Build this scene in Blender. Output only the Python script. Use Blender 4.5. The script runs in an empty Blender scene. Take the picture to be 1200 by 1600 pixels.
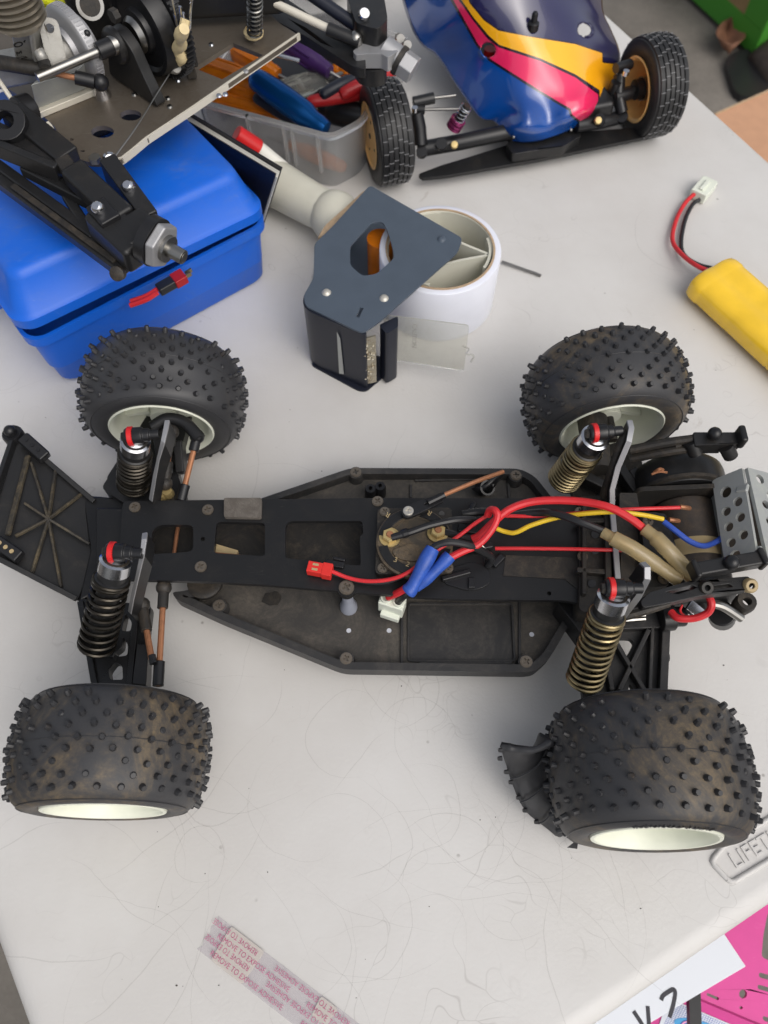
import bpy, bmesh, math, random
from mathutils import Vector, Matrix, noise
from mathutils.geometry import tessellate_polygon
random.seed(7)
scene = bpy.context.scene
col = scene.collection
S = 0.01                                   # everything below is written in centimetres
rad = math.radians

# ---------------------------------------------------------------- camera
FPX, CAM_H, PITCH = 1209.0, 44.5, rad(63)  # focal length in photo pixels, height above the table, look-down angle
cam = bpy.data.cameras.new('camera')
cam.sensor_fit = 'VERTICAL'; cam.sensor_height = 36.0; cam.lens = 36.0 * FPX / 1600.0
cam.clip_start = 0.02; cam.clip_end = 60.0
camo = bpy.data.objects.new('camera', cam); col.objects.link(camo)
camo.location = (0, 0, CAM_H * S); camo.rotation_euler = (math.pi / 2 - PITCH, 0, 0)
cam.dof.use_dof = True; cam.dof.focus_distance = 0.41; cam.dof.aperture_fstop = 11.0
scene.camera = camo

# ---------------------------------------------------------------- sky, sun, exposure
SUN_EL, SUN_AZ = rad(50), rad(140)         # azimuth clockwise from +Y
world = bpy.data.worlds.new('World'); scene.world = world; world.use_nodes = True
wn = world.node_tree
for n in list(wn.nodes): wn.nodes.remove(n)
sky = wn.nodes.new('ShaderNodeTexSky'); sky.sky_type = 'NISHITA'; sky.sun_disc = False
sky.sun_elevation = SUN_EL; sky.sun_rotation = SUN_AZ
sky.air_density = 1.0; sky.dust_density = 4.0; sky.ozone_density = 1.0
hs = wn.nodes.new('ShaderNodeHueSaturation'); hs.inputs['Saturation'].default_value = 0.36
bg = wn.nodes.new('ShaderNodeBackground'); bg.inputs['Strength'].default_value = 0.14
wo = wn.nodes.new('ShaderNodeOutputWorld')
wn.links.new(sky.outputs[0], hs.inputs['Color']); wn.links.new(hs.outputs[0], bg.inputs[0]); wn.links.new(bg.outputs[0], wo.inputs[0])
sl = bpy.data.lights.new('sun', 'SUN'); sl.energy = 1.05; sl.angle = rad(65); sl.color = (1.0, 0.95, 0.88)
so = bpy.data.objects.new('sun', sl); col.objects.link(so)
sd = Vector((math.sin(SUN_AZ) * math.cos(SUN_EL), math.cos(SUN_AZ) * math.cos(SUN_EL), math.sin(SUN_EL)))
so.rotation_euler = sd.to_track_quat('Z', 'Y').to_euler()
so.location = (1, -1, 2)
scene.view_settings.view_transform = 'Standard'; scene.view_settings.look = 'None'
scene.view_settings.gamma = 1.0; scene.view_settings.exposure = 0.07
scene.render.engine = 'CYCLES'
scene.cycles.max_bounces = 8; scene.cycles.transparent_max_bounces = 12

# ---------------------------------------------------------------- measuring: a photo pixel at a known height above the table -> cm
_fw = Vector((0, math.cos(PITCH), -math.sin(PITCH))); _up = Vector((0, math.sin(PITCH), math.cos(PITCH)))
def P(x, y, z=0.0):
    d = Vector((1, 0, 0)) * ((x - 600) / FPX) - _up * ((y - 800) / FPX) + _fw
    return Vector((0, 0, CAM_H)) + d * ((z - CAM_H) / d.z)
def Q(p):
    v = Vector(p) - Vector((0, 0, CAM_H)); k = v.dot(_fw)
    return (600 + FPX * v.x / k, 800 - FPX * v.dot(_up) / k)
def PP(pts, z): return [P(x, y, z).xy for x, y in pts]
def P3(pts): return [P(*p) for p in pts]

# ---------------------------------------------------------------- mesh helpers
def frame(p, zax, xh=(1, 0, 0)):
    z = Vector(zax).normalized(); x = Vector(xh); x = x - z * x.dot(z)
    if x.length < 1e-5: x = Vector((0, 1, 0)) - z * z.y
    x.normalize(); y = z.cross(x)
    M = Matrix((x, y, z)).transposed().to_4x4(); M.translation = Vector(p); return M
def rotz(a): return Matrix.Rotation(a, 4, 'Z')
def circ(cx, cy, r, n=14, ry=None):
    ry = ry or r
    return [(cx + r * math.cos(2 * math.pi * i / n), cy + ry * math.sin(2 * math.pi * i / n)) for i in range(n)]
def rrect(x0, y0, x1, y1, r, n=4):
    o = []
    for cx, cy, a in ((x1 - r, y1 - r, 0), (x0 + r, y1 - r, 90), (x0 + r, y0 + r, 180), (x1 - r, y0 + r, 270)):
        for i in range(n + 1):
            t = rad(a + 90 * i / n); o.append((cx + r * math.cos(t), cy + r * math.sin(t)))
    return o
def roundpoly(pts, r, n=3):
    o = []; N = len(pts)
    for i in range(N):
        a, b, c = Vector(pts[i - 1]).to_2d(), Vector(pts[i]).to_2d(), Vector(pts[(i + 1) % N]).to_2d()
        da, dc = (a - b), (c - b); k = min(r, da.length * .45, dc.length * .45)
        p0, p2 = b + da.normalized() * k, b + dc.normalized() * k
        for j in range(n + 1):
            t = j / n; o.append(((1 - t) ** 2 * p0 + 2 * t * (1 - t) * b + t * t * p2))
    return [tuple(v) for v in o]
def area2(p): return sum(p[i - 1][0] * p[i][1] - p[i][0] * p[i - 1][1] for i in range(len(p)))
def offset(poly, d):
    p = [Vector(q).to_2d() for q in poly]; s = 1 if area2(p) > 0 else -1; o = []
    for i in range(len(p)):
        e0 = (p[i] - p[i - 1]).normalized(); e1 = (p[(i + 1) % len(p)] - p[i]).normalized()
        n0 = Vector((-e0.y, e0.x)) * s; n1 = Vector((-e1.y, e1.x)) * s
        m = (n0 + n1); m = m / max(m.length_squared, .2) * 2
        o.append(tuple(p[i] + m * d))
    return o
def catmull(pts, k=6):
    pts = [Vector(p) for p in pts]
    if len(pts) < 3: return pts
    o = []
    for i in range(len(pts) - 1):
        a = pts[i - 1] if i else pts[0] * 2 - pts[1]; b, c = pts[i], pts[i + 1]
        d = pts[i + 2] if i + 2 < len(pts) else pts[-1] * 2 - pts[-2]
        for j in range(k):
            t = j / k
            o.append(.5 * (2 * b + (c - a) * t + (2 * a - 5 * b + 4 * c - d) * t * t + (3 * b - a - 3 * c + d) * t ** 3))
    return o + [pts[-1]]

class G:
    def __init__(s): s.v = []; s.f = []
    def add(s, V, F, M=None):
        k = len(s.v); s.v += [(M @ Vector(v)) if M else Vector(v) for v in V]; s.f += [[i + k for i in f] for f in F]; return s
    def box(s, c, d, M=None):
        x, y, z = d[0] / 2, d[1] / 2, d[2] / 2
        V = [Vector((i, j, k)) for k in (-z, z) for j in (-y, y) for i in (-x, x)]
        T = Matrix.Translation(Vector(c)) @ (M.to_4x4() if M else Matrix())
        return s.add(V, [(0, 2, 3, 1), (4, 5, 7, 6), (0, 1, 5, 4), (2, 6, 7, 3), (0, 4, 6, 2), (1, 3, 7, 5)], T)
    def bar(s, p0, p1, w, h, up=(0, 0, 1)):
        p0, p1 = Vector(p0), Vector(p1); d = p1 - p0; x = d.normalized(); z = Vector(up); z = (z - x * z.dot(x)).normalized(); y = z.cross(x)
        return s.box((p0 + p1) / 2, (d.length, w, h), Matrix((x, y, z)).transposed())
    def prism(s, poly, z0, z1, holes=(), M=None):
        loops = [list(map(lambda q: (q[0], q[1]), l)) for l in [poly, *holes]]
        flat = [q for l in loops for q in l]; n = len(flat)
        tris = tessellate_polygon([[Vector((q[0], q[1], 0)) for q in l] for l in loops])
        V = [(q[0], q[1], z0) for q in flat] + [(q[0], q[1], z1) for q in flat]; F = []
        for t in tris: F += [tuple(reversed(t)), tuple(i + n for i in t)]
        k = 0
        for l in loops:
            for i in range(len(l)):
                a, b = k + i, k + (i + 1) % len(l); F.append((a, b, b + n, a + n))
            k += len(l)
        return s.add(V, F, M)
    def cyl(s, p0, p1, r0, r1=None, n=16):
        p0, p1 = Vector(p0), Vector(p1); r1 = r0 if r1 is None else r1
        M = frame(p0, p1 - p0); L = (p1 - p0).length
        return s.lathe([(0, 0), (r0, 0), (r1, L), (0, L)], M, n)
    def lathe(s, prof, M=None, n=24, a0=0.0):
        V = []; F = []; R = []
        for r, h in prof:
            if r < 1e-6: R.append([len(V)] * n); V.append((0, 0, h))
            else:
                R.append(list(range(len(V), len(V) + n))); V += [(r * math.cos(a0 + 2 * math.pi * i / n), r * math.sin(a0 + 2 * math.pi * i / n), h) for i in range(n)]
        for a, b in zip(R, R[1:]):
            for i in range(n):
                j = (i + 1) % n; f = []
                for q in (a[i], a[j], b[j], b[i]):
                    if q not in f: f.append(q)
                if len(f) > 2: F.append(f)
        return s.add(V, F, M)
    def loft(s, rings, caps=True, closed=True):
        n = len(rings[0]); k = len(s.v); V = [p for r in rings for p in r]; F = []
        for a in range(len(rings) - 1):
            for i in range(n if closed else n - 1):
                j = (i + 1) % n; F.append((a * n + i, a * n + j, a * n + n + j, a * n + n + i))
        if caps and closed: F += [tuple(reversed(range(n))), tuple(range((len(rings) - 1) * n, len(rings) * n))]
        return s.add(V, F)
    def tube(s, pts, r, n=8, k=6, smooth=True):
        pts = catmull(pts, k) if smooth else [Vector(p) for p in pts]
        t0 = (pts[1] - pts[0]).normalized(); u = Vector((0, 0, 1)).cross(t0)
        if u.length < .01: u = Vector((1, 0, 0))
        rings = []
        for i, p in enumerate(pts):
            t = (pts[min(i + 1, len(pts) - 1)] - pts[max(i - 1, 0)]).normalized()
            u = (u - t * u.dot(t)).normalized(); w = t.cross(u)
            rr = r(i / (len(pts) - 1)) if callable(r) else r
            rings.append([p + (u * math.cos(2 * math.pi * j / n) + w * math.sin(2 * math.pi * j / n)) * rr for j in range(n)])
        return s.loft(rings)
    def helix(s, p0, p1, R, turns, r, n=6, k=18, r1=None):
        M = frame(p0, Vector(p1) - Vector(p0)); L = (Vector(p1) - Vector(p0)).length; N = int(turns * k); pts = []
        for i in range(N + 1):
            t = i / N; a = 2 * math.pi * turns * t; q = R + ((r1 or R) - R) * t
            e = min(max((t * turns - .9) / (turns - 1.8), 0), 1)     # closed end coils
            pts.append(M @ Vector((q * math.cos(a), q * math.sin(a), L * (e * .94 + t * .06))))
        return s.tube(pts, r, n, smooth=False)
    def ball(s, c, r, n=14, m=8, sq=(1, 1, 1), M=None):
        prof = [(math.sin(math.pi * i / m), -math.cos(math.pi * i / m)) for i in range(m + 1)]; prof[0] = (0, -1); prof[-1] = (0, 1)
        T = Matrix.Translation(Vector(c)) @ (M.to_4x4() if M else Matrix()) @ Matrix.Diagonal((r * sq[0], r * sq[1], r * sq[2], 1))
        return s.lathe(prof, T, n)

ORG = {}
def finish(me, ang=35):
    for p in me.polygons: p.use_smooth = True
    me.set_sharp_from_angle(angle=rad(ang))
def tomesh(name, g, org=(0, 0, 0), ang=35, merge=False):
    me = bpy.data.meshes.new(name); o = Vector(org)
    me.from_pydata([tuple((v - o) * S) for v in g.v], [], g.f)
    bm = bmesh.new(); bm.from_mesh(me)
    if merge: bmesh.ops.remove_doubles(bm, verts=bm.verts, dist=1e-6)
    bmesh.ops.recalc_face_normals(bm, faces=bm.faces); bm.to_mesh(me); bm.free()
    finish(me, ang); return me
def thing(name, label, cat, loc=(0, 0, 0), group=None):
    o = bpy.data.objects.new(name, None); col.objects.link(o); o.empty_display_size = .01
    o.location = Vector(loc) * S; o['label'] = label; o['category'] = cat; ORG[o.name] = Vector(loc)
    if group: o['group'] = group
    return o
def obj(name, g, m, par=None, bevel=0, seg=2, ang=35, kind=None, label=None, org=None, flat=False):
    o_ = ORG[par.name] if par else Vector(org or (0, 0, 0))
    me = tomesh(name, g, o_, ang); o = bpy.data.objects.new(name, me); col.objects.link(o); me.materials.append(m)
    if par: o.parent = par
    else: o.location = o_ * S
    ORG[o.name] = o_
    if bevel:
        b = o.modifiers.new('bevel', 'BEVEL'); b.width = bevel * S; b.segments = seg; b.limit_method = 'ANGLE'; b.angle_limit = rad(40)
        b.harden_normals = True; b.use_clamp_overlap = True
    if kind: o['kind'] = kind
    if label: o['label'] = label
    return o
def tag(o, label, cat, group=None):
    o['label'] = label; o['category'] = cat
    if group: o['group'] = group
    return o
def group_part(name, par):                   # an Empty that holds the pieces of one part
    o = bpy.data.objects.new(name, None); col.objects.link(o); o.parent = par; o.empty_display_size = .01; ORG[o.name] = ORG[par.name]; return o
def inst(name, me, par, M, sc=1.0, label=None):   # a piece sharing its mesh with its like
    o = bpy.data.objects.new(name, me); col.objects.link(o); o.parent = par
    T = M.copy(); T.translation = (M.translation - ORG[par.name]) * S
    o.matrix_local = T @ Matrix.Scale(sc, 4); ORG[o.name] = ORG[par.name]
    if label: o['label'] = label
    return o
def text(body, size, M, m, name, par=None, extrude=.01, align='LEFT', org=None, bold=0, fit=None):
    cu = bpy.data.curves.new(name, 'FONT'); cu.body = body; cu.size = size; cu.extrude = extrude; cu.align_x = align; cu.offset = bold
    cu.resolution_u = 3
    t = bpy.data.objects.new(name + '_curve', cu); me0 = bpy.data.meshes.new_from_object(t)
    if fit:
        w = max(v.co.x for v in me0.vertices)
        M = M @ Matrix.Diagonal((fit / w, 1, 1, 1))
    g = G(); g.add([v.co for v in me0.vertices], [list(p.vertices) for p in me0.polygons], M)
    bpy.data.objects.remove(t); bpy.data.curves.remove(cu); bpy.data.meshes.remove(me0)
    return obj(name, g, m, par, org=org)

# ---------------------------------------------------------------- materials
def srgb(r, g, b):
    f = lambda c: c / 12.92 if c <= .04045 else ((c + .055) / 1.055) ** 2.4
    return (f(r / 255), f(g / 255), f(b / 255), 1)
class NT:
    def __init__(s, name):
        s.m = bpy.data.materials.new(name); s.m.use_nodes = True; s.t = s.m.node_tree; s.b = s.t.nodes['Principled BSDF']; s.tc = None
    def n(s, ty, **kw):
        o = s.t.nodes.new(ty)
        for k, v in kw.items(): setattr(o, k, v)
        return o
    def l(s, a, b): s.t.links.new(a, b)
    def co(s, scale=(1, 1, 1)):
        if not s.tc: s.tc = s.n('ShaderNodeTexCoord')
        mp = s.n('ShaderNodeMapping'); mp.inputs['Scale'].default_value = scale; s.l(s.tc.outputs['Object'], mp.inputs[0]); return mp.outputs[0]
    def noise(s, scale, detail=4, rough=.55, dist=0, vec=None):
        x = s.n('ShaderNodeTexNoise'); x.inputs['Scale'].default_value = scale; x.inputs['Detail'].default_value = detail
        x.inputs['Roughness'].default_value = rough; x.inputs['Distortion'].default_value = dist; s.l(vec or s.co(), x.inputs['Vector']); return x.outputs['Fac']
    def ramp(s, fac, lo, hi, a=0., b=1.):
        r = s.n('ShaderNodeMapRange'); r.interpolation_type = 'SMOOTHSTEP'; r.inputs['From Min'].default_value = lo; r.inputs['From Max'].default_value = hi
        r.inputs['To Min'].default_value = a; r.inputs['To Max'].default_value = b; s.l(fac, r.inputs['Value']); return r.outputs[0]
    def math(s, op, a, b=None):
        x = s.n('ShaderNodeMath', operation=op)
        for i, q in enumerate((a, b)):
            if q is None: continue
            if isinstance(q, (int, float)): x.inputs[i].default_value = q
            else: s.l(q, x.inputs[i])
        return x.outputs[0]
    def mix(s, fac, a, b):
        x = s.n('ShaderNodeMix', data_type='RGBA')
        for i, q in ((0, fac), (6, a), (7, b)):
            if isinstance(q, (int, float)): x.inputs[i].default_value = q
            elif isinstance(q, tuple): x.inputs[i].default_value = q
            else: s.l(q, x.inputs[i])
        return x.outputs[2]
    def bump(s, h, strength, dist=.0005, prev=None):
        x = s.n('ShaderNodeBump'); x.inputs['Strength'].default_value = strength; x.inputs['Distance'].default_value = dist; s.l(h, x.inputs['Height'])
        if prev: s.l(prev, x.inputs['Normal'])
        return x.outputs[0]
def mat(name, c, rough=.5, metal=0, dust=None, bump=None, var=.0, varscale=60, trans=0, coat=0, alpha=1, ior=1.45, scratch=None, spec=.5):
    k = NT(name); b = k.b
    b.inputs['Roughness'].default_value = rough; b.inputs['Metallic'].default_value = metal; b.inputs['Transmission Weight'].default_value = trans
    b.inputs['Coat Weight'].default_value = coat; b.inputs['Coat Roughness'].default_value = .06; b.inputs['Alpha'].default_value = alpha; b.inputs['IOR'].default_value = ior
    b.inputs['Specular IOR Level'].default_value = spec
    cur = c
    if var:
        d = tuple(max(0, x * (1 - var)) for x in c[:3]) + (1,); e = tuple(min(1, x * (1 + var)) for x in c[:3]) + (1,)
        cur = k.mix(k.ramp(k.noise(varscale, 5), .3, .7), d, e)
    rg = None
    if scratch:                               # fine pale wear lines
        sc_, amt, cc = scratch
        w = k.noise(sc_, 6, .7, 2.0, k.co((1, 5, 2))); f = k.ramp(w, .60, .72, 0, amt); cur = k.mix(f, cur, cc)
    if dust:                                  # (colour, scale, from, to, amount)
        dc, sc_, lo, hi, amt = dust
        f = k.math('MULTIPLY', k.ramp(k.noise(sc_, 9, .76, .9), lo, hi, 0, amt), k.ramp(k.noise(sc_ * 14, 5, .8), .3, .7, .3, 1))
        cur = k.mix(f, cur, dc); rg = k.math('MAXIMUM', k.math('MULTIPLY', f, .9), rough); k.l(rg, b.inputs['Roughness'])
    if isinstance(cur, tuple): b.inputs['Base Color'].default_value = cur
    else: k.l(cur, b.inputs['Base Color'])
    if bump:
        sc_, st = bump; k.l(k.bump(k.noise(sc_, 4, .6), st), b.inputs['Normal'])
    return k.m
DUST = srgb(128, 108, 84); MUD = srgb(124, 98, 64); GREYD = srgb(140, 134, 126)
M_ = {}
M_['black'] = mat('black_plastic', srgb(30, 30, 31), .38, dust=(srgb(92, 84, 74), 45, .48, .85, .4), bump=(1500, .10))
M_['blackclean'] = mat('clean_black_plastic', srgb(28, 28, 30), .33, bump=(1200, .06))
M_['tray'] = mat('dusty_black_nylon', srgb(44, 44, 45), .46, dust=(srgb(122, 114, 104), 26, .42, .86, .5), bump=(2600, .35), scratch=(30, .10, GREYD))
M_['plate'] = mat('graphite_black_plate', srgb(28, 28, 29), .34, dust=(srgb(92, 84, 72), 30, .48, .88, .35), bump=(900, .05), scratch=(55, .10, GREYD))
M_['dirty'] = mat('caked_dirt_black', srgb(38, 36, 34), .55, dust=(srgb(112, 98, 80), 50, .42, .76, .5), bump=(900, .3))
M_['rubber'] = mat('muddy_tyre_rubber', srgb(56, 56, 58), .50, dust=(srgb(150, 128, 92), 20, .44, .68, .58), bump=(1100, .22))
M_['rubberclean'] = mat('worn_tyre_rubber', srgb(54, 54, 56), .42, dust=(srgb(120, 104, 78), 22, .52, .78, .45), bump=(1100, .15))
M_['spike'] = mat('tread_rubber', srgb(46, 46, 48), .42, dust=(MUD, 60, .55, .8, .3))
M_['tread2'] = mat('ribbed_tyre_rubber', srgb(36, 36, 37), .45, bump=(1800, .15), scratch=(120, .25, srgb(150, 150, 150)))
M_['cream'] = mat('cream_nylon_rim', srgb(226, 228, 212), .42, dust=(srgb(150, 130, 98), 30, .62, .88, .4), var=.04)
M_['creamclean'] = mat('cream_plastic', srgb(214, 212, 194), .4, var=.05)
M_['alu'] = mat('scuffed_aluminium', srgb(166, 166, 168), .5, .6, dust=(srgb(110, 100, 86), 60, .55, .8, .5), bump=(900, .08))
M_['chrome'] = mat('bright_metal_cap', srgb(205, 206, 210), .2, 1, var=.05, varscale=120)
M_['steel'] = mat('steel', srgb(150, 148, 144), .3, 1, dust=(srgb(96, 80, 60), 120, .5, .8, .4))
M_['copper'] = mat('rusty_copper_rod', srgb(168, 116, 84), .5, .5, dust=(srgb(92, 66, 46), 150, .45, .7, .7))
M_['gold'] = mat('gold_plated_spring', srgb(150, 136, 104), .34, 1, dust=(srgb(70, 58, 42), 150, .5, .8, .6))
M_['darkspring'] = mat('oily_dark_spring', srgb(66, 62, 56), .28, .9, dust=(srgb(90, 78, 60), 120, .5, .8, .4))
M_['brass'] = mat('dull_brass', srgb(190, 168, 116), .4, .45, dust=(srgb(120, 98, 66), 200, .5, .8, .5))
M_['screw'] = mat('dusty_screw', srgb(120, 112, 102), .45, .7, dust=(srgb(130, 110, 84), 250, .45, .75, .7))
M_['red'] = mat('red_anodised_ring', srgb(206, 36, 38), .35)
M_['wirered'] = mat('red_silicone_wire', srgb(205, 44, 50), .38, var=.08)
M_['wireblack'] = mat('black_silicone_wire', srgb(34, 34, 36), .36)
M_['wireyellow'] = mat('yellow_wire', srgb(222, 186, 46), .4)
M_['wireblue'] = mat('blue_wire', srgb(52, 84, 176), .4)
M_['shrink'] = mat('blue_heat_shrink', srgb(48, 84, 168), .38, var=.12, varscale=160, bump=(260, .6))
M_['sleeve'] = mat('amber_clear_sleeve', srgb(200, 180, 136), .22, trans=.55, dust=(srgb(110, 92, 60), 90, .5, .8, .4), bump=(400, .25))
M_['heatsink'] = mat('cast_grey_heatsink', srgb(158, 160, 158), .42, .12, dust=(srgb(196, 200, 178), 60, .45, .75, .5), bump=(1400, .15))
M_['motor'] = mat('brown_motor_can', srgb(72, 66, 62), .42, .4, dust=(srgb(110, 92, 72), 90, .4, .7, .7))
M_['label'] = mat('tan_label', srgb(170, 150, 112), .6, var=.1)
M_['bluebox'] = mat('blue_polypropylene', srgb(18, 96, 206), .40, dust=(srgb(104, 118, 140), 14, .44, .82, .50), bump=(700, .10), scratch=(20, .12, srgb(150, 170, 200)))
M_['greysteel'] = mat('dark_grey_painted_steel', srgb(74, 84, 96), .45, bump=(900, .1), var=.05, dust=(srgb(180, 184, 188), 400, .70, .80, .6))
M_['navyplastic'] = mat('navy_black_plastic', srgb(30, 33, 44), .36, dust=(srgb(150, 150, 150), 70, .62, .9, .4))
M_['tape'] = mat('white_packing_tape', srgb(224, 226, 236), .25, coat=.4, var=.02)
M_['card'] = mat('cardboard_core', srgb(176, 152, 124), .8, var=.12, varscale=300)
M_['hub'] = mat('ivory_plastic_hub', srgb(206, 204, 190), .42, var=.03)
M_['clear'] = mat('clear_acrylic', srgb(236, 236, 230), .16, trans=.92, ior=1.2, dust=(srgb(200, 196, 186), 80, .45, .75, .45))
M_['frost'] = mat('frosted_clear_box', srgb(232, 232, 232), .22, trans=.80, ior=1.15, dust=(srgb(226, 224, 220), 40, .3, .8, .35))
M_['rivet'] = mat('pale_rivet', srgb(196, 192, 182), .4, .5, bump=(900, .2))
M_['blade'] = mat('gummed_steel_blade', srgb(176, 170, 154), .35, .7, dust=(srgb(126, 104, 76), 220, .45, .65, .8), bump=(900, .8))
M_['yellowpack'] = mat('yellow_shrink_wrap', srgb(246, 200, 48), .22, coat=.6, var=.05, dust=(srgb(120, 96, 30), 60, .64, .85, .5), bump=(160, .12))
M_['white'] = mat('white_nylon_connector', srgb(222, 226, 212), .4, var=.03)
M_['orange'] = mat('orange_gold_rim', srgb(240, 190, 120), .35, coat=.2, var=.05)
M_['amber'] = mat('amber_tool_handle', srgb(226, 128, 26), .22, trans=.4, var=.15)
M_['purple'] = mat('purple_tool_handle', srgb(60, 34, 84), .35)
M_['bluean'] = mat('blue_anodised_handle', srgb(16, 84, 150), .26, .7)
M_['redtool'] = mat('red_tool_grip', srgb(164, 26, 30), .4)
M_['navy'] = mat('navy_notebook_cover', srgb(12, 15, 32), .5, var=.1)
M_['paper'] = mat('white_paper', srgb(226, 224, 216), .7)
M_['darkalu'] = mat('brown_grey_alloy_plate', srgb(118, 110, 100), .46, .6, dust=(srgb(92, 80, 66), 26, .35, .75, .7), bump=(500, .1), scratch=(40, .3, srgb(176, 172, 166)))
M_['edge'] = mat('pale_plate_edge', srgb(214, 208, 194), .5, .2)
M_['cast'] = mat('cast_engine_alloy', srgb(170, 168, 162), .42, .6, dust=(srgb(104, 92, 74), 70, .45, .75, .6), bump=(1200, .3))
M_['fins'] = mat('engine_fin_alloy', srgb(168, 160, 146), .35, .8, dust=(srgb(110, 90, 62), 70, .45, .75, .5))
M_['rubbercream'] = mat('perished_cream_rubber', srgb(216, 196, 150), .5, var=.1, bump=(400, .5))
M_['tubeyellow'] = mat('neon_yellow_hose', srgb(214, 216, 20), .35)
M_['pink'] = mat('hot_pink_anodised', srgb(216, 74, 150), .38, .1, var=.03, scratch=(60, .10, srgb(240, 190, 215)))
M_['sticker'] = mat('checked_white_sticker', srgb(226, 230, 238), .4)
M_['skyblue'] = mat('sky_blue_ink', srgb(88, 168, 220), .4)
M_['pinkink'] = mat('pale_pink_ink', srgb(240, 170, 200), .4)
M_['redink'] = mat('magenta_ink', srgb(186, 62, 122), .6)
M_['ink'] = mat('black_marker_ink', srgb(50, 50, 58), .5)
M_['whiteboard'] = mat('white_laminate', srgb(226, 230, 236), .35, dust=(srgb(120, 120, 126), 160, .72, .80, .7))
M_['film'] = mat('thin_liner_film', srgb(198, 190, 196), .22, alpha=.36)
M_['trayfloor'] = mat('dust_covered_nylon', srgb(56, 54, 52), .6, dust=(srgb(132, 122, 108), 30, .34, .80, .55), bump=(2600, .5))
M_['scuff'] = mat('faint_scuff', srgb(142, 132, 124), .6, alpha=.10)
M_['holepale'] = mat('pale_hole_disc', srgb(200, 202, 210), .5)
M_['greyplastic'] = mat('grey_plastic_post', srgb(150, 154, 166), .45, var=.05)
M_['brightscrew'] = mat('bright_screw', srgb(205, 200, 190), .3, .7)
M_['patch'] = mat('pale_liner_patch', srgb(214, 206, 198), .5, alpha=.6)
M_['boxcard'] = mat('brown_corrugated_card', srgb(140, 116, 80), .85, var=.08, varscale=90, bump=(300, .2))
M_['green'] = mat('green_printed_edge', srgb(62, 132, 40), .6, dust=(srgb(220, 228, 214), 9, .62, .66, .9))
M_['tan'] = mat('tan_carton_board', srgb(196, 150, 118), .8, var=.04, bump=(260, .1))
M_['leather'] = mat('dark_brown_leather', srgb(58, 50, 44), .6, var=.2, bump=(120, .5))
M_['leaf'] = mat('dry_leaf', srgb(120, 84, 64), .7, var=.2)
# ---------------------------------------------------------------- floor and table
def floor_mat():
    k = NT('stained_concrete'); b = k.b
    c = k.mix(k.ramp(k.noise(3.2, 8, .65), .3, .7), srgb(92, 88, 82), srgb(132, 126, 118))
    c = k.mix(k.ramp(k.noise(9, 6, .7, .6), .58, .74, 0, .65), c, srgb(78, 70, 62))
    c = k.mix(k.ramp(k.noise(160, 3, .7), .35, .7, 0, .35), c, srgb(90, 84, 78))
    k.l(c, b.inputs['Base Color']); b.inputs['Roughness'].default_value = .8
    k.l(k.bump(k.noise(220, 4), .4, .002), b.inputs['Normal']); return k.m
def table_mat():
    k = NT('scuffed_white_table_plastic'); b = k.b
    base = k.mix(k.ramp(k.noise(7, 5, .6), .3, .7), srgb(198, 195, 191), srgb(208, 206, 203))
    wob = k.n('ShaderNodeTexNoise'); wob.inputs['Scale'].default_value = 9; wob.inputs['Detail'].default_value = 3; k.l(k.co(), wob.inputs['Vector'])
    def hairs(scale, off, width, amp):
        vm = k.n('ShaderNodeVectorMath', operation='SCALE'); vm.inputs['Scale'].default_value = amp; k.l(wob.outputs['Color'], vm.inputs[0])
        va = k.n('ShaderNodeVectorMath', operation='ADD'); k.l(k.co(), va.inputs[0]); k.l(vm.outputs[0], va.inputs[1])
        vb = k.n('ShaderNodeVectorMath', operation='ADD'); k.l(va.outputs[0], vb.inputs[0]); vb.inputs[1].default_value = off
        v = k.n('ShaderNodeTexVoronoi', feature='DISTANCE_TO_EDGE'); v.inputs['Scale'].default_value = scale; k.l(vb.outputs[0], v.inputs['Vector'])
        return k.ramp(v.outputs['Distance'], 0, width, 1, 0)
    h = k.math('MULTIPLY', hairs(13, (3, 1, 0), .009, .34), k.ramp(k.noise(10, 3, .6), .50, .68, 0, .24))
    h2 = k.math('MULTIPLY', hairs(19, (7, 5, 2), .011, .42), k.ramp(k.noise(13, 3, .6, 0, k.co((1, 1.4, 1))), .52, .70, 0, .20))
    hh = k.math('MAXIMUM', h, h2)
    c = k.mix(hh, base, srgb(112, 104, 98))
    spots = k.n('ShaderNodeTexVoronoi'); spots.inputs['Scale'].default_value = 62; k.l(k.co(), spots.inputs['Vector'])
    sp = k.math('MULTIPLY', k.ramp(spots.outputs['Distance'], .03, .085, 1, 0), k.ramp(k.noise(21, 2), .56, .62, 0, .55))
    c = k.mix(sp, c, srgb(96, 88, 80))
    sm = k.math('MULTIPLY', k.ramp(k.noise(40, 6, .75, .8), .62, .76, 0, .35), k.ramp(k.noise(6, 2), .5, .62))
    c = k.mix(sm, c, srgb(140, 128, 114))
    k.l(c, b.inputs['Base Color'])
    k.l(k.ramp(k.noise(30, 4), .3, .7, .40, .52), b.inputs['Roughness']); b.inputs['Specular IOR Level'].default_value = .35
    k.l(k.bump(k.noise(520, 2, .5), .22, .0006), b.inputs['Normal']); return k.m
M_['table'] = table_mat()
g = G(); g.box((0, 150, -74), (1200, 1200, 2))
floor = obj('floor', g, floor_mat()); floor['kind'] = 'structure'

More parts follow.
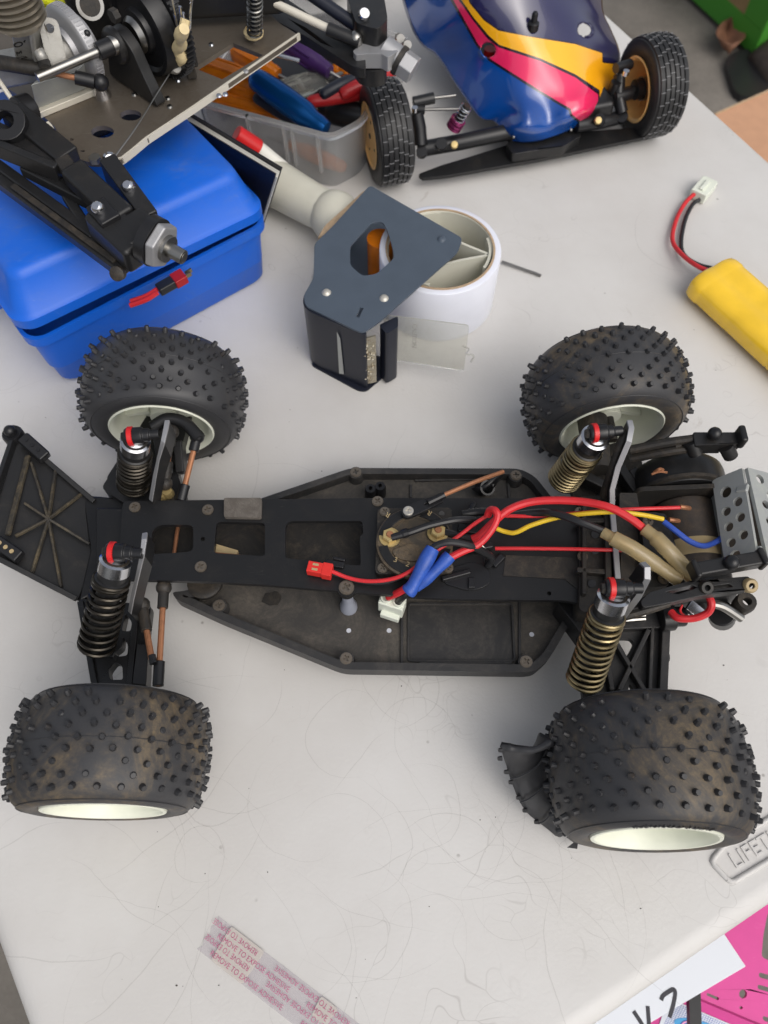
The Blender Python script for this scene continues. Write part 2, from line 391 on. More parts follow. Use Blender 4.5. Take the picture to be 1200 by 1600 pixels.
A0, A1 = P(935, 10), P(1200, 250); B0, B1 = P(945, 1575), P(1200, 1400); C0, C1 = P(0, 1457), P(52, 1600)
def isect(a, b, c, d):
    u = b - a; w = d - c; t = ((c.x - a.x) * w.y - (c.y - a.y) * w.x) / (u.x * w.y - u.y * w.x); return (a + u * t).xy
top_poly = roundpoly([isect(A0, A1, B0, B1), (A0 + (A0 - A1) * 2.2).xy, ((A0 + (A0 - A1) * 2.2) + Vector((-95, -45, 0))).xy, (C0 + (C0 - C1) * 9).xy, isect(B0, B1, C0, C1)], 5, 6)
top_poly = offset(top_poly, -.5)
table = thing('folding_table', 'white scuffed plastic folding table carrying all the model cars', 'table', (0, 30, -3.6))
g = G(); er = 1.15; rg_ = []
if area2(top_poly) < 0: top_poly = list(reversed(top_poly))
for i in range(9):
    t = rad(90) * i / 8; rg_.append([Vector((x, y, -er + er * math.cos(t))) for x, y in offset(top_poly, er * (1 - math.sin(t)))])
rg_ += [[Vector((x, y, -3.4)) for x, y in top_poly], [Vector((x, y, -3.6)) for x, y in offset(top_poly, .3)]]
g.loft(rg_); obj('table_top', g, M_['table'], table, ang=50)
# maker's badge moulded into the top: a ridge round a panel with raised letters
bd = (P(1200, 1345) - P(1142, 1380)).normalized(); bn = Vector((-bd.y, bd.x, 0))
o = P(1142, 1380); wv = (P(1132, 1320) - o).dot(bn); nose = P(1110, 1346) - o
badge = [(0, 0), (14, 0), (16, wv * .5), (14, wv), ((P(1132, 1320) - o).dot(bd), wv), (nose.dot(bd), nose.dot(bn))]
BF = Matrix((bd, bn, Vector((0, 0, 1)))).transposed().to_4x4(); BF.translation = o
rp = roundpoly(badge, .25, 2)
g = G(); rr_ = [BF @ Vector((x, y, .02)) for x, y in rp]; g.tube(rr_ + [rr_[0]], .15, 8, smooth=False); obj('badge_rim', g, M_['table'], table, ang=60)
TF = BF.copy(); TF.translation = o + bd * .62 + bn * wv * .27
text('LIFETIME', wv * .66, TF, M_['table'], 'badge_letters', table, extrude=.09, bold=.0)
LEG = mat('grey_powder_coated_leg', srgb(120, 122, 126), .5)
for x, y in ((14, 10), (10, 62), (-60, 50)):
    g = G(); g.tube([(x, y, -3.7), (x, y, -72.9)], 1.3, 12, smooth=False); obj('leg', g, LEG, table)

# ---------------------------------------------------------------- liner strip with printed warning
la, lb = P(341, 1431), P(307, 1482); ld = (P(549, 1590) - la).normalized(); ln_ = Vector((ld.y, -ld.x, 0)); lw = abs((lb - la).dot(ln_))
liner = thing('adhesive_liner', 'crinkled clear strip of adhesive liner printed in magenta lying on the table', 'liner strip', la)
LF = Matrix((ld, -ln_, Vector((0, 0, 1)))).transposed().to_4x4(); LF.translation = la + Vector((0, 0, .02))
g = G(); N = 46; L = 12.5
rows = []
for i in range(N + 1):
    x = L * i / N; e = .12 * math.sin(i * 1.9) * (i < 2)
    rows.append([LF @ Vector((x + e + .18 * (j % 2) * (i == 0), -lw * j / 6, .015 + .035 * (noise.noise((x * .8, j * .7, 1)) + .4))) for j in range(7)])
g.loft(rows, caps=False, closed=False); st = obj('liner_film', g, M_['film'], liner)
for a, b, c, d in ((.85, 2.95, 0, 1), (6.4, 7.4, .02, .55), (8.7, 10.2, .3, 1)):
    g = G(); g.prism(roundpoly([(a, -lw * c), (b, -lw * c), (b - .1, -lw * d), (a + .05, -lw * d)], .12, 2), .075, .085, (), LF); obj('liner_patch', g, M_['patch'], liner)
ts = lw / 4.7
FULL, PART = 'REMOVE TO EXPOSE ADHESIVE', 'REMOVE TO EXPOSE'
for r, (yc, spans) in enumerate(((.16, ((-.05, 2.7, PART), (3.8, 8.2, FULL), (9.2, 12.4, PART))), (.385, ((.55, 4.95, FULL), (6.0, 10.4, FULL))), (.60, ((.05, 2.75, PART), (3.85, 8.25, FULL), (9.3, 12.4, PART))), (.84, ((.7, 5.1, FULL), (6.2, 10.6, FULL))))):
    for x0, x1, s_ in spans:
        if r % 2: F = LF @ Matrix.Translation((x0, -lw * yc - ts * .36, .10))
        else: F = LF @ Matrix.Translation((x1, -lw * yc + ts * .36, .10)) @ rotz(math.pi)
        text(s_, ts, F, M_['redink'], 'printed_line', liner, extrude=.002, fit=x1 - x0, bold=-.006)

# ---------------------------------------------------------------- yellow battery pack
b0, b1 = P(1065, 452, 1.2), P(1142, 402, 1.2)
ax = (P(1250, 628, 1) - b0).xy.normalized().to_3d(); bx = Vector((-ax.y, ax.x, 0)); W_ = 4.6; H_ = 2.35
pack = thing('battery_pack', 'yellow shrink wrapped battery pack with red and black leads to a white plug', 'battery', (b0 + b1) / 2 * Vector((1, 1, 0)) if False else Vector(((b0.x + b1.x) / 2, (b0.y + b1.y) / 2, 0)))
c0 = Vector(((b0.x + b1.x) / 2, (b0.y + b1.y) / 2, 0)) + ax * .2
def cell_sec(sc, zc=1.0, notch=.86):
    pts = []
    for i in range(48):
        t = 2 * math.pi * i / 48; x = math.cos(t); y = math.sin(t)
        X = math.copysign(abs(x) ** .72, x) * W_ / 2; Y = math.copysign(abs(y) ** .62, y) * H_ / 2 * (notch + (1 - notch) * min(1, abs(X) / 1.1) if abs(X) < 1.1 else 1)
        pts.append((X * sc, H_ / 2 + Y * sc * zc))
    return pts
g = G(); rings = []
for t, sc in ((-.05, .74), (0, .86), (.12, .95), (.5, 1.0), (1.05, 1.005), (1.15, .985), (1.3, .975), (4, .98), (4.25, .965), (4.4, .975), (8, .985), (8.2, .965), (8.4, .98), (12.6, .975), (12.8, 1.0), (13.5, .95), (13.8, .8)):
    rings.append([c0 + ax * t + bx * x + Vector((0, 0, z)) for x, z in cell_sec(sc)])
g.loft(rings); obj('wrapped_cells', g, M_['yellowpack'], pack, ang=50)
g = G(); rings = [[c0 - ax * .07 + bx * x + Vector((0, 0, z)) for x, z in cell_sec(s)] for s in (.05, .72)]
g.loft(rings, caps=False); obj('end_insulator', g, M_['wireblack'], pack)
pr = [(1112, 425, 1.5), (1090, 416, 1.4), (1066, 398, .9), (1051, 376, .5), (1056, 345, .35), (1070, 318, .45), (1086, 302, .6)]
pb = [(1116, 420, 1.3), (1092, 414, .9), (1070, 400, .6), (1064, 380, .35), (1070, 345, .35), (1082, 320, .45), (1093, 312, .55)]
g = G(); g.tube(P3(pr), .17, 10); obj('red_lead', g, M_['wirered'], pack)
g = G(); g.tube(P3(pb), .17, 10); obj('black_lead', g, M_['wireblack'], pack)
q0 = P(1089, 308, .5); qd = (P(1120, 272, .5) - q0).normalized(); qn = Vector((-qd.y, qd.x, 0)); R3 = Matrix((qd, qn, Vector((0, 0, 1)))).transposed()
plug = group_part('plug', pack)
g = G(); g.box(q0 + qd * 1.0 + Vector((0, 0, .05)), (2.0, 1.35, .85), R3); g.box(q0 + qd * 1.9 + Vector((0, 0, .0)), (.7, 1.1, .7), R3); obj('plug_housing', g, M_['white'], plug, bevel=.08)
g = G(); g.box(q0 + qd * .9 + Vector((0, 0, .56)), (1.3, .34, .16), R3); obj('plug_latch', g, M_['white'], plug, bevel=.04)

# ---------------------------------------------------------------- tape roll
tc = P(688, 388, 4.8); tc.z = 0; TR = 4.25
roll = thing('tape_roll', 'roll of white packing tape standing on its side in the dispenser', 'tape roll', tc)
TM = Matrix.Translation(tc)
g = G(); g.lathe([(TR - .42, .02), (TR - .06, .02), (TR, .06), (TR, 4.74), (TR - .06, 4.8), (TR - .42, 4.8)], TM, 72); obj('tape_winding', g, M_['tape'], roll, ang=50)
g = G(); g.lathe([(TR - .42, .04), (TR - .42, 4.86), (TR - .56, 4.86), (TR - .56, .04), (TR - .42, .04)], TM, 72); obj('cardboard_core', g, M_['card'], roll)
g = G(); g.lathe([(TR - .56, .06), (TR - .56, 4.78), (TR - .60, 4.74), (TR - .60, .06), (TR - .56, .06)], TM, 72); obj('core_lining', g, M_['hub'], roll)

# ---------------------------------------------------------------- tape dispenser
PZ = 6.0
disp = thing('tape_dispenser', 'dark grey steel tape gun lying on its side round the white tape roll', 'tape dispenser', P(560, 450))
outl = roundpoly(PP([(578, 289), (723, 372), (715, 394), (592, 503), (567, 520), (552, 514), (477, 478), (474, 462), (490, 434), (491, 381), (521, 352)], PZ), .35, 4)
hole = roundpoly(PP([(547, 384), (581, 347), (598, 346), (606, 362), (613, 385), (616, 403), (588, 428), (566, 431), (547, 414)], PZ), .3, 3)
slot = PP([(563, 480), (568, 481), (561, 496), (556, 494)], PZ)
g = G(); g.prism(outl, PZ - .16, PZ, [hole, slot]); obj('side_plate', g, M_['greysteel'], disp, bevel=.05)
g = G(); g.prism(roundpoly([tuple(Vector(q) * .999) for q in PP([(575, 300), (650, 352), (640, 420), (560, 500), (482, 470), (498, 385)], .2)], .4, 3), .03, .16); obj('lower_plate', g, M_['greysteel'], disp)
for x, y, m in ((510, 457, 'rivet'), (600, 466, 'rivet'), (690, 374, 'greysteel')):
    g = G(); g.lathe([(.0, .18), (.13, .17), (.24, .11), (.31, .0)], Matrix.Translation(P(x, y, PZ)), 18); obj('rivet', g, M_[m], disp, label='pale round rivet head' if m == 'rivet' else 'painted pivot head')
# front guard: a bent band under the plate
band = roundpoly(PP([(478, 480), (568, 519), (604, 491), (600, 487), (567, 512), (484, 476)], PZ - .2), .08, 2)
gp = [Vector(q).to_3d() for q in catmull([(v.x, v.y, 0) for v in [P(x, y, PZ - .2) for x, y in ((494, 440), (478, 462), (482, 482), (520, 500), (562, 518), (572, 521))]], 5)]
g = G(); rings = []
for i, p in enumerate(gp):
    t = (gp[min(i + 1, len(gp) - 1)] - gp[max(i - 1, 0)]).normalized(); nn = Vector((-t.y, t.x, 0)) * .13
    rings.append([Vector((p.x, p.y, .1)) - nn, Vector((p.x, p.y, PZ - .18)) - nn, Vector((p.x, p.y, PZ - .18)) + nn, Vector((p.x, p.y, .1)) + nn])
g.loft(rings); obj('front_guard', g, M_['navyplastic'], disp, bevel=.04)
v0, v1 = P(527, 505, PZ - .4), P(536, 508, PZ - .4)
vt = (v1 - v0).normalized(); vn = Vector((vt.y, -vt.x, 0))
g = G(); k0 = Vector((v0.x, v0.y, 0)) + vn * .30
g.add([k0 + vt * a + Vector((0, 0, z)) + vn * d for d in (0, .02) for a, z in ((0, .7), (.36, .8), (.28, 4.6), (.08, 5.1))], [(0, 1, 2, 3), (7, 6, 5, 4), (0, 4, 5, 1), (1, 5, 6, 2), (2, 6, 7, 3), (3, 7, 4, 0)]); obj('worn_label', g, M_['heatsink'], disp)
foot = roundpoly(PP([(486, 572), (560, 612), (572, 613), (612, 580), (600, 560), (500, 540)], 0), .3, 3)
g = G(); g.prism(foot, .02, .14); obj('foot_plate', g, M_['navyplastic'], disp)
# blade: saw-toothed steel strip standing at the front
e0 = P(569, 521, PZ - .3); e0.z = .5; ed = Vector((.97, .24, 0)).normalized()
g = G(); nt = 16; prof = []
for i in range(nt): prof += [(-.10, .2 + 5.0 * i / nt), (.12, .2 + 5.0 * (i + .5) / nt)]
poly = [(.75, .2)] + [(.75, 5.1)] + list(reversed(prof))
BM_ = Matrix((ed, Vector((0, 0, 1)), ed.cross(Vector((0, 0, 1))))).transposed().to_4x4(); BM_.translation = Vector((e0.x, e0.y, .2))
g.prism(poly, -.06, .06, (), BM_); obj('cutting_blade', g, M_['blade'], disp)
g = G()
for i in range(34):
    z = random.uniform(.4, 5.0); g.ball(BM_ @ Vector((random.uniform(-.05, .6), z, .08)), random.uniform(.05, .13), 6, 4, (1, 1.5, .5))
obj('glue_residue', g, M_['blade'], disp, kind='stuff')
g = G(); ib = [Vector((p.x, p.y, 0)) for p in P3([(592, 506, 5.6), (622, 492, 5.6), (622, 510, 5.6), (604, 520, 5.6)])]
g.prism(roundpoly([q.xy for q in ib], .2, 3), .2, 5.5); obj('inner_block', g, M_['navyplastic'], disp)
fl0 = P(600, 492, 5.2); fl1 = P(733, 508, 5.0); fd = (fl1 - fl0).normalized()
FM = Matrix((fd, (P(727, 580, 1.4) - P(733, 508, 5.0)).normalized(), fd.cross((P(727, 580, 1.4) - P(733, 508, 5.0)).normalized()))).transposed().to_4x4(); FM.translation = fl0
fh = (P(727, 580, 1.4) - P(733, 508, 5.0)).length; fL = (fl1 - fl0).length
g = G(); g.prism(roundpoly([(0, 0), (fL, 0), (fL - .1, fh), (0, fh * .93)], .25, 3), -.05, .05, (), FM); obj('clear_flap', g, M_['clear'], disp)
FT = FM @ Matrix.Translation((1.9, .35, -.07)) @ Matrix.Rotation(rad(90), 4, 'Z') @ Matrix.Rotation(math.pi, 4, 'X')
text('CAUTION', .42, FT, M_['clear'], 'flap_lettering', disp, extrude=.01)
g = G(); g.tube(P3([(722, 540, 3.2), (732, 545, 3), (728, 553, 2.7), (740, 556, 2.6), (736, 566, 2.2)]), .06, 5); obj('tape_scrap', g, M_['clear'], disp)
# handle: cream tube running back under the notebook, with a collar
h0, h1, h2 = P(535, 345, 2.4), P(485, 318, 2.3), P(405, 272, 2.2); hd = (h2 - h1).normalized()
g = G(); g.tube([h0, h1, (h1 + h2) / 2, h2], lambda t: 1.5 + .35 * t, 24); obj('handle', g, M_['hub'], disp)
g = G(); g.ball(h0 * .78 + h1 * .22, 1.95, 20, 10, (1, 1, 1)); obj('handle_collar', g, M_['hub'], disp)
g = G(); g.prism(roundpoly(PP([(566, 300), (580, 292), (545, 330), (505, 368), (496, 372), (508, 352)], 5.2), .15, 2), 3.6, 5.2); obj('handle_flange', g, M_['card'], disp)
g = G(); g.cyl(P(594, 372, 4.4) - Vector((0, 0, 3.4)), P(594, 372, 4.4), .95, n=20); obj('roller', g, M_['amber'], disp)
# hub inside the roll: ivory three-lobed spider
hub = group_part('hub', disp); hc = P(688, 388, 4.6); hc.z = 0
HR = TR - .66; rot0 = rad(112)
g = G()
for k in range(3):
    a0 = rot0 + k * 2 * math.pi / 3; pa = Vector((math.cos(a0), math.sin(a0), 0)) * HR * .97; pb_ = Vector((math.cos(a0 + 2.094), math.sin(a0 + 2.094), 0)) * HR * .97
    pts = catmull([pa, (pa + pb_) / 2 * .80, pb_], 8); rings = []
    for i, p in enumerate(pts):
        t = (pts[min(i + 1, len(pts) - 1)] - pts[max(i - 1, 0)]).normalized(); nn = Vector((-t.y, t.x, 0)) * .09; c = hc + p
        rings.append([c - nn + Vector((0, 0, .3)), c - nn + Vector((0, 0, 4.5)), c + nn + Vector((0, 0, 4.5)), c + nn + Vector((0, 0, .3))])
    g.loft(rings)
obj('hub_web', g, M_['hub'], hub)
for k in range(3):
    a = rot0 + k * 2.094; am = a - .42
    arc = [(HR * math.cos(am + .84 * i / 8), HR * math.sin(am + .84 * i / 8)) for i in range(9)] + [((HR - .2) * math.cos(am + .84 - .84 * i / 8), (HR - .2) * math.sin(am + .84 - .84 * i / 8)) for i in range(9)]
    g = G(); g.prism(arc, .3, 4.65, (), Matrix.Translation(hc))
    obj('hub_pad', g, M_['hub'], hub)
g = G(); g.cyl(hc + Vector((0, 0, .2)), hc + Vector((0, 0, 3.9)), .55, n=18); obj('spindle', g, M_['steel'], hub)

g = G(); g.tube(P3([(784, 409, .25), (838, 428, .18), (845, 431, .18)]), .11, 8, smooth=False)
o = obj('steel_rod', g, M_['steel'], org=P(815, 420)); tag(o, 'thin split steel rod lying on the table just right of the tape roll', 'metal rod')

# ---------------------------------------------------------------- blue tool case (grid in its own axes)
f0, f1 = P(107, 606, 0), P(412, 440, 0); cx_ = (f1 - f0).normalized(); cy_ = Vector((-cx_.y, cx_.x, 0)); CL = (f1 - f0).length + .45; CD = 17.5
case = thing('tool_case', 'bright blue plastic tool case with dusty lid ajar under the nitro chassis', 'tool case', (f0 + f1) / 2)
CM = Matrix((cx_, cy_, Vector((0, 0, 1)))).transposed().to_4x4(); CM.translation = f0
def rbox_ring(x0, y0, x1, y1, z, r): return [CM @ Vector((x, y, z)) for x, y in rrect(x0, y0, x1, y1, r, 5)]
lx = CL + .4
g = G(); g.loft([rbox_ring(.3, .3, CL - .3, CD - .3, .05, .9), rbox_ring(0, 0, CL, CD, .5, 1.0), rbox_ring(-.45, -.35, CL + .35, CD + .3, 5.0, 1.1), rbox_ring(-.75, -.65, CL + .6, CD + .5, 5.05, 1.2), rbox_ring(-.75, -.65, CL + .6, CD + .5, 5.75, 1.2),
        rbox_ring(-.5, -.4, CL + .35, CD + .3, 5.75, 1.1), rbox_ring(-.3, -.2, CL + .1, CD + .1, 2.2, 1.0)]); obj('case_base', g, M_['bluebox'], case, ang=40)
lid = G()
# lid sits tipped up a little at its left front corner
def LR(x0, y0, x1, y1, z, r, tilt=1.0): return [CM @ Vector((x, y, z + .55 * (1 - x / CL) * tilt)) for x, y in rrect(x0, y0, x1, y1, r, 6)]
lid.loft([LR(-.5, -.4, CL + .3, CD + .3, 6.25, 1.1), LR(-.8, -.7, CL + .6, CD + .55, 6.25, 1.3), LR(-.8, -.7, CL + .6, CD + .55, 6.95, 1.3), LR(-.45, -.4, CL + .3, CD + .3, 7.15, 1.2), LR(.25, .25, CL - .35, CD - .35, 9.1, 1.0), LR(.42, .42, CL - .5, CD - .5, 9.5, .95), LR(.8, .8, CL - .85, CD - .85, 9.68, .7)])
obj('case_lid', lid, M_['bluebox'], case, ang=50)
g = G(); g.box(CM @ Vector((-1.1, 8.2, 4.4)), (1.0, 3.2, 3.6), CM.to_3x3()); g.box(CM @ Vector((-1.5, 8.2, 5.6)), (.4, 2.4, 2.2), CM.to_3x3()); obj('side_latch', g, M_['bluebox'], case, bevel=.15)
g = G(); g.box(CM @ Vector((CL + .8, 13.0, 6.0)), (.6, 2.2, 3.2), CM.to_3x3()); obj('hinge_tab', g, M_['bluebox'], case, bevel=.15)

# red plug poking out of the case
dp = [P(268, 442, 6.4), P(298, 425, 6.5)]
plugt = thing('power_connector', 'red and black power plug poking out under the blue case lid', 'connector', P(268, 442, 5.6))
dv = (dp[1] - dp[0]).normalized()
g = G(); g.bar(dp[0] + dv * .15, dp[0] + dv * 1.0, .9, .62); obj('shell', g, M_['redtool'], plugt, bevel=.06)
g = G(); g.bar(dp[0] - dv * 1.0, dp[0] + dv * .2, .75, .6); obj('sleeve', g, M_['wireblack'], plugt, bevel=.1)
for s_ in (-.16, .16):
    g = G(); g.bar(dp[0] + dv * 1.0 + Vector((0, s_, 0)), dp[0] + dv * 1.5 + Vector((0, s_, .0)), .12, .3); obj('contact', g, M_['gold'], plugt)
    g = G(); g.tube([dp[0] - dv * 1.0 + Vector((0, s_, 0)), dp[0] - dv * 1.9 + Vector((0, s_, -.05)), dp[0] - dv * 3.2 + Vector((0, s_ + .5, -.2))], .17, 8); obj('lead', g, M_['wirered'], plugt)

# ---------------------------------------------------------------- navy notebook and marker behind the case
t0, t1 = P(290, 172, 9.4), P(441, 262, 9.4); u0, u1 = P(250, 232, 1.2), P(412, 352, .8)
book = thing('notebook', 'navy covered notebook leaning beside the blue tool case', 'notebook', Vector((u1.x, u1.y, 0)))
nn = (t1 - t0).cross(u1 - t1).normalized()
if nn.z < 0: nn = -nn
def slab(a, b): return [[q + nn * a for q in (t0, t1, u1, u0)], [q + nn * b for q in (t0, t1, u1, u0)]]
g = G(); g.loft(slab(-.04, .04)); obj('front_cover', g, M_['navy'], book)
ins = [(t0, t1, u1, u0)]
for k in range(4):
    g = G(); dd = (t1 - t0).normalized() * (.06 * k - .05); T0, T1 = t0.lerp(u0, .05), t1.lerp(u1, .05); g.loft([[T0 + nn * -(.06 + .13 * k), T1 + dd + nn * -(.06 + .13 * k), u1 + dd + nn * -(.06 + .13 * k), u0 - nn * (.06 + .13 * k)], [T0 - nn * (.16 + .13 * k), T1 + dd - nn * (.16 + .13 * k), u1 + dd - nn * (.16 + .13 * k), u0 - nn * (.16 + .13 * k)]])
    obj('page_block', g, M_['paper'], book)
g = G(); g.loft(slab(-.66, -.58)); obj('back_cover', g, M_['navy'], book)
m0, m1, m2 = P(369, 208, 6.0), P(404, 232, 4.6), P(448, 268, 2.8)
mk = thing('marker_pen', 'marker pen with red cap leaning behind the navy notebook', 'marker pen', Vector((m2.x, m2.y, 0)))
g = G(); g.cyl(m0, m1, .62, .66, 20); obj('cap', g, M_['red'], mk, bevel=.1)
g = G(); g.cyl(m1, m2, .56, .56, 20); obj('barrel', g, M_['paper'], mk)

# ---------------------------------------------------------------- things beyond and below the table
bx0 = P(1175, 88, -72); fa = (P(1080, 0, -72) - bx0).normalized(); fb = Vector((fa.y, -fa.x, 0))
BMx = Matrix((fa, fb, Vector((0, 0, 1)))).transposed().to_4x4(); BMx.translation = bx0
carton = thing('cardboard_box', 'brown cardboard box with green printed edges on the concrete floor', 'box', bx0)
HB = 34
g = G(); g.loft([[BMx @ Vector((x, y, z)) for x, y in ((0, 0), (44, 0), (44, 50), (0, 50))] for z in (.4, HB)]); obj('carton_body', g, M_['boxcard'], carton, bevel=.3)
g = G()
for a, b in (((0, -.12, 0), (44, -.12, 0)),): g.box(BMx @ Vector((22, -.1, 3.2)), (44.3, .2, 5.6), BMx.to_3x3())
g.box(BMx @ Vector((-.1, 25, 3.2)), (.2, 50, 5.6), BMx.to_3x3()); g.box(BMx @ Vector((3.5, -.12, 10.2)), (7, .2, 8.2), BMx.to_3x3()); g.box(BMx @ Vector((-.12, 2.5, 10.2)), (.2, 5, 8.2), BMx.to_3x3())
obj('green_border', g, M_['green'], carton)
g = G(); g.box(BMx @ Vector((20, -.14, 22)), (5, .2, 8), BMx.to_3x3()); obj('paper_label', g, M_['paper'], carton)
sh = PP([(1112, 178), (1205, 137), (1330, 200), (1330, 360), (1235, 300)], -30)
tanbox = thing('flat_carton', 'plain tan carton standing on the floor past the table edge', 'carton', Vector((sh[0][0], sh[0][1], -73)))
g = G(); g.prism(sh, -72.9, -30); obj('carton_body', g, M_['tan'], tanbox, bevel=.2)
g = G(); a, b = Vector(sh[0]).to_3d(), Vector(sh[1]).to_3d(); g.bar(a + Vector((.4, -.2, -29.9)), b + Vector((.4, -.2, -29.9)), .25, .2); obj('flap_edge', g, M_['card'], tanbox)
lm = P(1240, 118, -70)
boot = thing('old_boot', 'dark brown lumpy boot lying on the floor beside the green edged box', 'boot', Vector((lm.x, lm.y, -73)))
g = G(); rings = []
for i in range(9):
    t = i / 8; r = (5.0, 7.2, 8.0, 7.6, 6.9, 7.4, 8.4, 8.6, 8.2)[i]
    c = lm + Vector((-7 + 30 * t, 4 + 9 * t, -2 + 2.2 * t + (6 * t * t))); rings.append([c + Vector((-.3 * math.cos(a) * r, math.cos(a) * r, math.sin(a) * r * (.62 + .4 * t))) + Vector((0, 0, .5 * noise.noise((i, a, 0)))) for a in [2 * math.pi * j / 16 for j in range(16)]])
g.loft(rings); obj('upper', g, M_['leather'], boot, ang=80)
g = G(); g.prism(roundpoly([(lm.x - 14, lm.y - 7), (lm.x + 26, lm.y + 4), (lm.x + 24, lm.y + 22), (lm.x - 14, lm.y + 10)], 5, 4), -72.9, -71.2); obj('sole', g, M_['wireblack'], boot)
lf = P(1134, 72, -72)
g = G(); R_ = []
for i in range(7):
    t = i / 6 - .5; w = 3.6 * math.cos(t * math.pi) ** .7 + .05; R_.append([lf + Vector((w * s + t * 2, t * 11, .4 + abs(s) ** 2 * 2.6 + 1.5 * abs(t))) for s in (-1, -.5, 0, .5, 1)])
g.loft(R_, closed=False, caps=False)
o = obj('fallen_leaf', g, M_['leaf'], org=lf); tag(o, 'curled dry brown leaf on the concrete near the box corner', 'leaf'); sm_ = o.modifiers.new('thick', 'SOLIDIFY'); sm_.thickness = .002

# pink plate, white board and table-side strut below the near edge
zb, zp = -16, -20
wb = [P(x, y, zb) for x, y in ((1119, 1440), (1165.5, 1510), (1000, 1608))]
e1_ = (wb[2] - wb[1]).normalized(); e2_ = (wb[0] - wb[1]).normalized()
c_ = wb[1].copy(); board = thing('white_board', 'white laminated board with black marker strokes below the near table edge', 'board', c_ - Vector((0, 0, .5)))
WM = frame(c_, (0, 0, 1), e1_)
pts = [WM.inverted() @ q for q in (c_, c_ + e1_ * 26, c_ + e1_ * 26 + e2_ * 18, c_ + e2_ * 18)]
g = G(); g.prism([q.xy for q in pts], -.35, 0, (), WM); obj('panel', g, M_['whiteboard'], board, bevel=.04)
for nm, st in (('five', [(1033, 1563), (1036, 1556), (1044, 1550), (1052, 1546), (1055, 1552), (1052, 1570), (1046, 1590)]), ('vee', [(1012, 1572), (1014, 1600), (1013, 1620)]), ('vee', [(990, 1580), (1004, 1602), (1010, 1618)])):
    g = G(); cp = catmull([P(x, y, zb + .02) for x, y in st], 6); R_ = []
    for i, p in enumerate(cp):
        t = (cp[min(i + 1, len(cp) - 1)] - cp[max(i - 1, 0)]).normalized(); q = Vector((-t.y, t.x, 0)) * .13; R_.append([p - q, p + q])
    g.loft(R_, caps=False, closed=False); obj('marker_stroke', g, M_['ink'], board)
pk = thing('pink_plate', 'hot pink slotted metal plate with a printed sticker below the table corner', 'metal plate', P(1170, 1540, zp))
big = [P(x, y, zp).xy for x, y in ((1150, 1395), (1330, 1380), (1330, 1660), (1255, 1628), (1065, 1548), (1030, 1530))]
holes = [[P(x, y, zp).xy for x, y in roundpoly(q, 5, 3)] for q in ([(1200, 1425), (1262, 1425), (1262, 1500), (1215, 1508), (1190, 1495), (1193, 1460)], [(1186, 1519), (1262, 1540), (1262, 1548), (1186, 1527)], [(1184, 1538), (1262, 1560), (1262, 1568), (1184, 1545)], [(1105, 1551), (1124, 1559), (1122, 1563), (1104, 1555)], [(1192, 1587), (1262, 1612), (1262, 1620), (1192, 1594)])]
holes += [[P(x, y, zp).xy for x, y in circ(1161, 1553, 6, 16, 7)], [P(x, y, zp).xy for x, y in circ(1158, 1574.5, 2.5, 10)]]
g = G(); g.prism(big, zp - .3, zp, holes); obj('plate', g, M_['pink'], pk, bevel=.03)
fold0, fold1 = P(1065, 1548, zp), P(1255, 1628, zp); fo = (fold1 - fold0).normalized(); fnn = Vector((fo.y, -fo.x, 0))
if fnn.y > 0: fnn = -fnn
dn = (fnn * .75 + Vector((0, 0, -.66))).normalized()
g = G(); g.loft([[fold0 - fo * 3, fold1, fold1 + dn * 6, fold0 - fo * 3 + dn * 6], [q + dn.cross(fo) * .25 for q in (fold0 - fo * 3, fold1, fold1 + dn * 6, fold0 - fo * 3 + dn * 6)]]); obj('side_flange', g, M_['pink'], pk, bevel=.03)
g = G(); nrm = dn.cross(fo); nrm = nrm if nrm.z > 0 else -nrm
SM = Matrix((fo, -dn, nrm)).transposed().to_4x4(); SM.translation = fold0 + nrm * .30
def band_(a, b, c, d, h): return [(a, -c), (b, -c), (b, -d), (a, -d)]
g.prism(roundpoly([(.1, -.75), (7, -.75), (7, -4.6), (-.3, -4.6), (-.6, -2)], .2, 2), -.02, .02, (), SM); stk = obj('sticker', g, M_['sticker'], pk)
g = G()
for i in range(46):
    g.box(SM @ Vector((-.2 + i * .16, -2.6, .025)), (.02, 3.6, .004), SM.to_3x3())
for i in range(22): g.box(SM @ Vector((3.3, -.9 - i * .16, .026)), (7, .02, .004), SM.to_3x3())
obj('check_lines', g, M_['wireblue'], stk, kind='stuff')
g = G(); g.prism(circ(3.0, -2.3, 2.7, 30, .95), .03, .04, (), SM); obj('swoosh', g, M_['skyblue'], stk)
text('OFNA', 1.35, SM @ Matrix.Translation((.75, -2.75, .05)), M_['wireblue'], 'letter_outline', stk, extrude=.003, bold=.07)
text('OFNA', 1.35, SM @ Matrix.Translation((.75, -2.75, .06)), M_['pinkink'], 'sticker_letters', stk, extrude=.003)
g = G(); g.bar(P(1083, 1540, zp + 1.5), P(1086, 1640, zp + 1.5), .8, .6)
o = obj('black_strap', g, M_['wireblack'], org=P(1083, 1600, zp)); tag(o, 'short black bar crossing the pink plate sticker', 'bar')

# crumbs and grit scattered on the table
g = G(); rnd = random.Random(5)
for i in range(60):
    x, y = rnd.uniform(40, 1180), rnd.uniform(480, 1560)
    p = P(x, y, .0); r = rnd.choice((.015, .02, .025, .03, .04)); g.ball(p + Vector((0, 0, r * .4)), r, 6, 4, (rnd.uniform(.6, 1.6), 1, .6))
o = obj('table_grit', g, M_['dirty'], org=(0, 10, 0)); o['kind'] = 'stuff'; o['label'] = 'dark crumbs and grit scattered over the white table top'
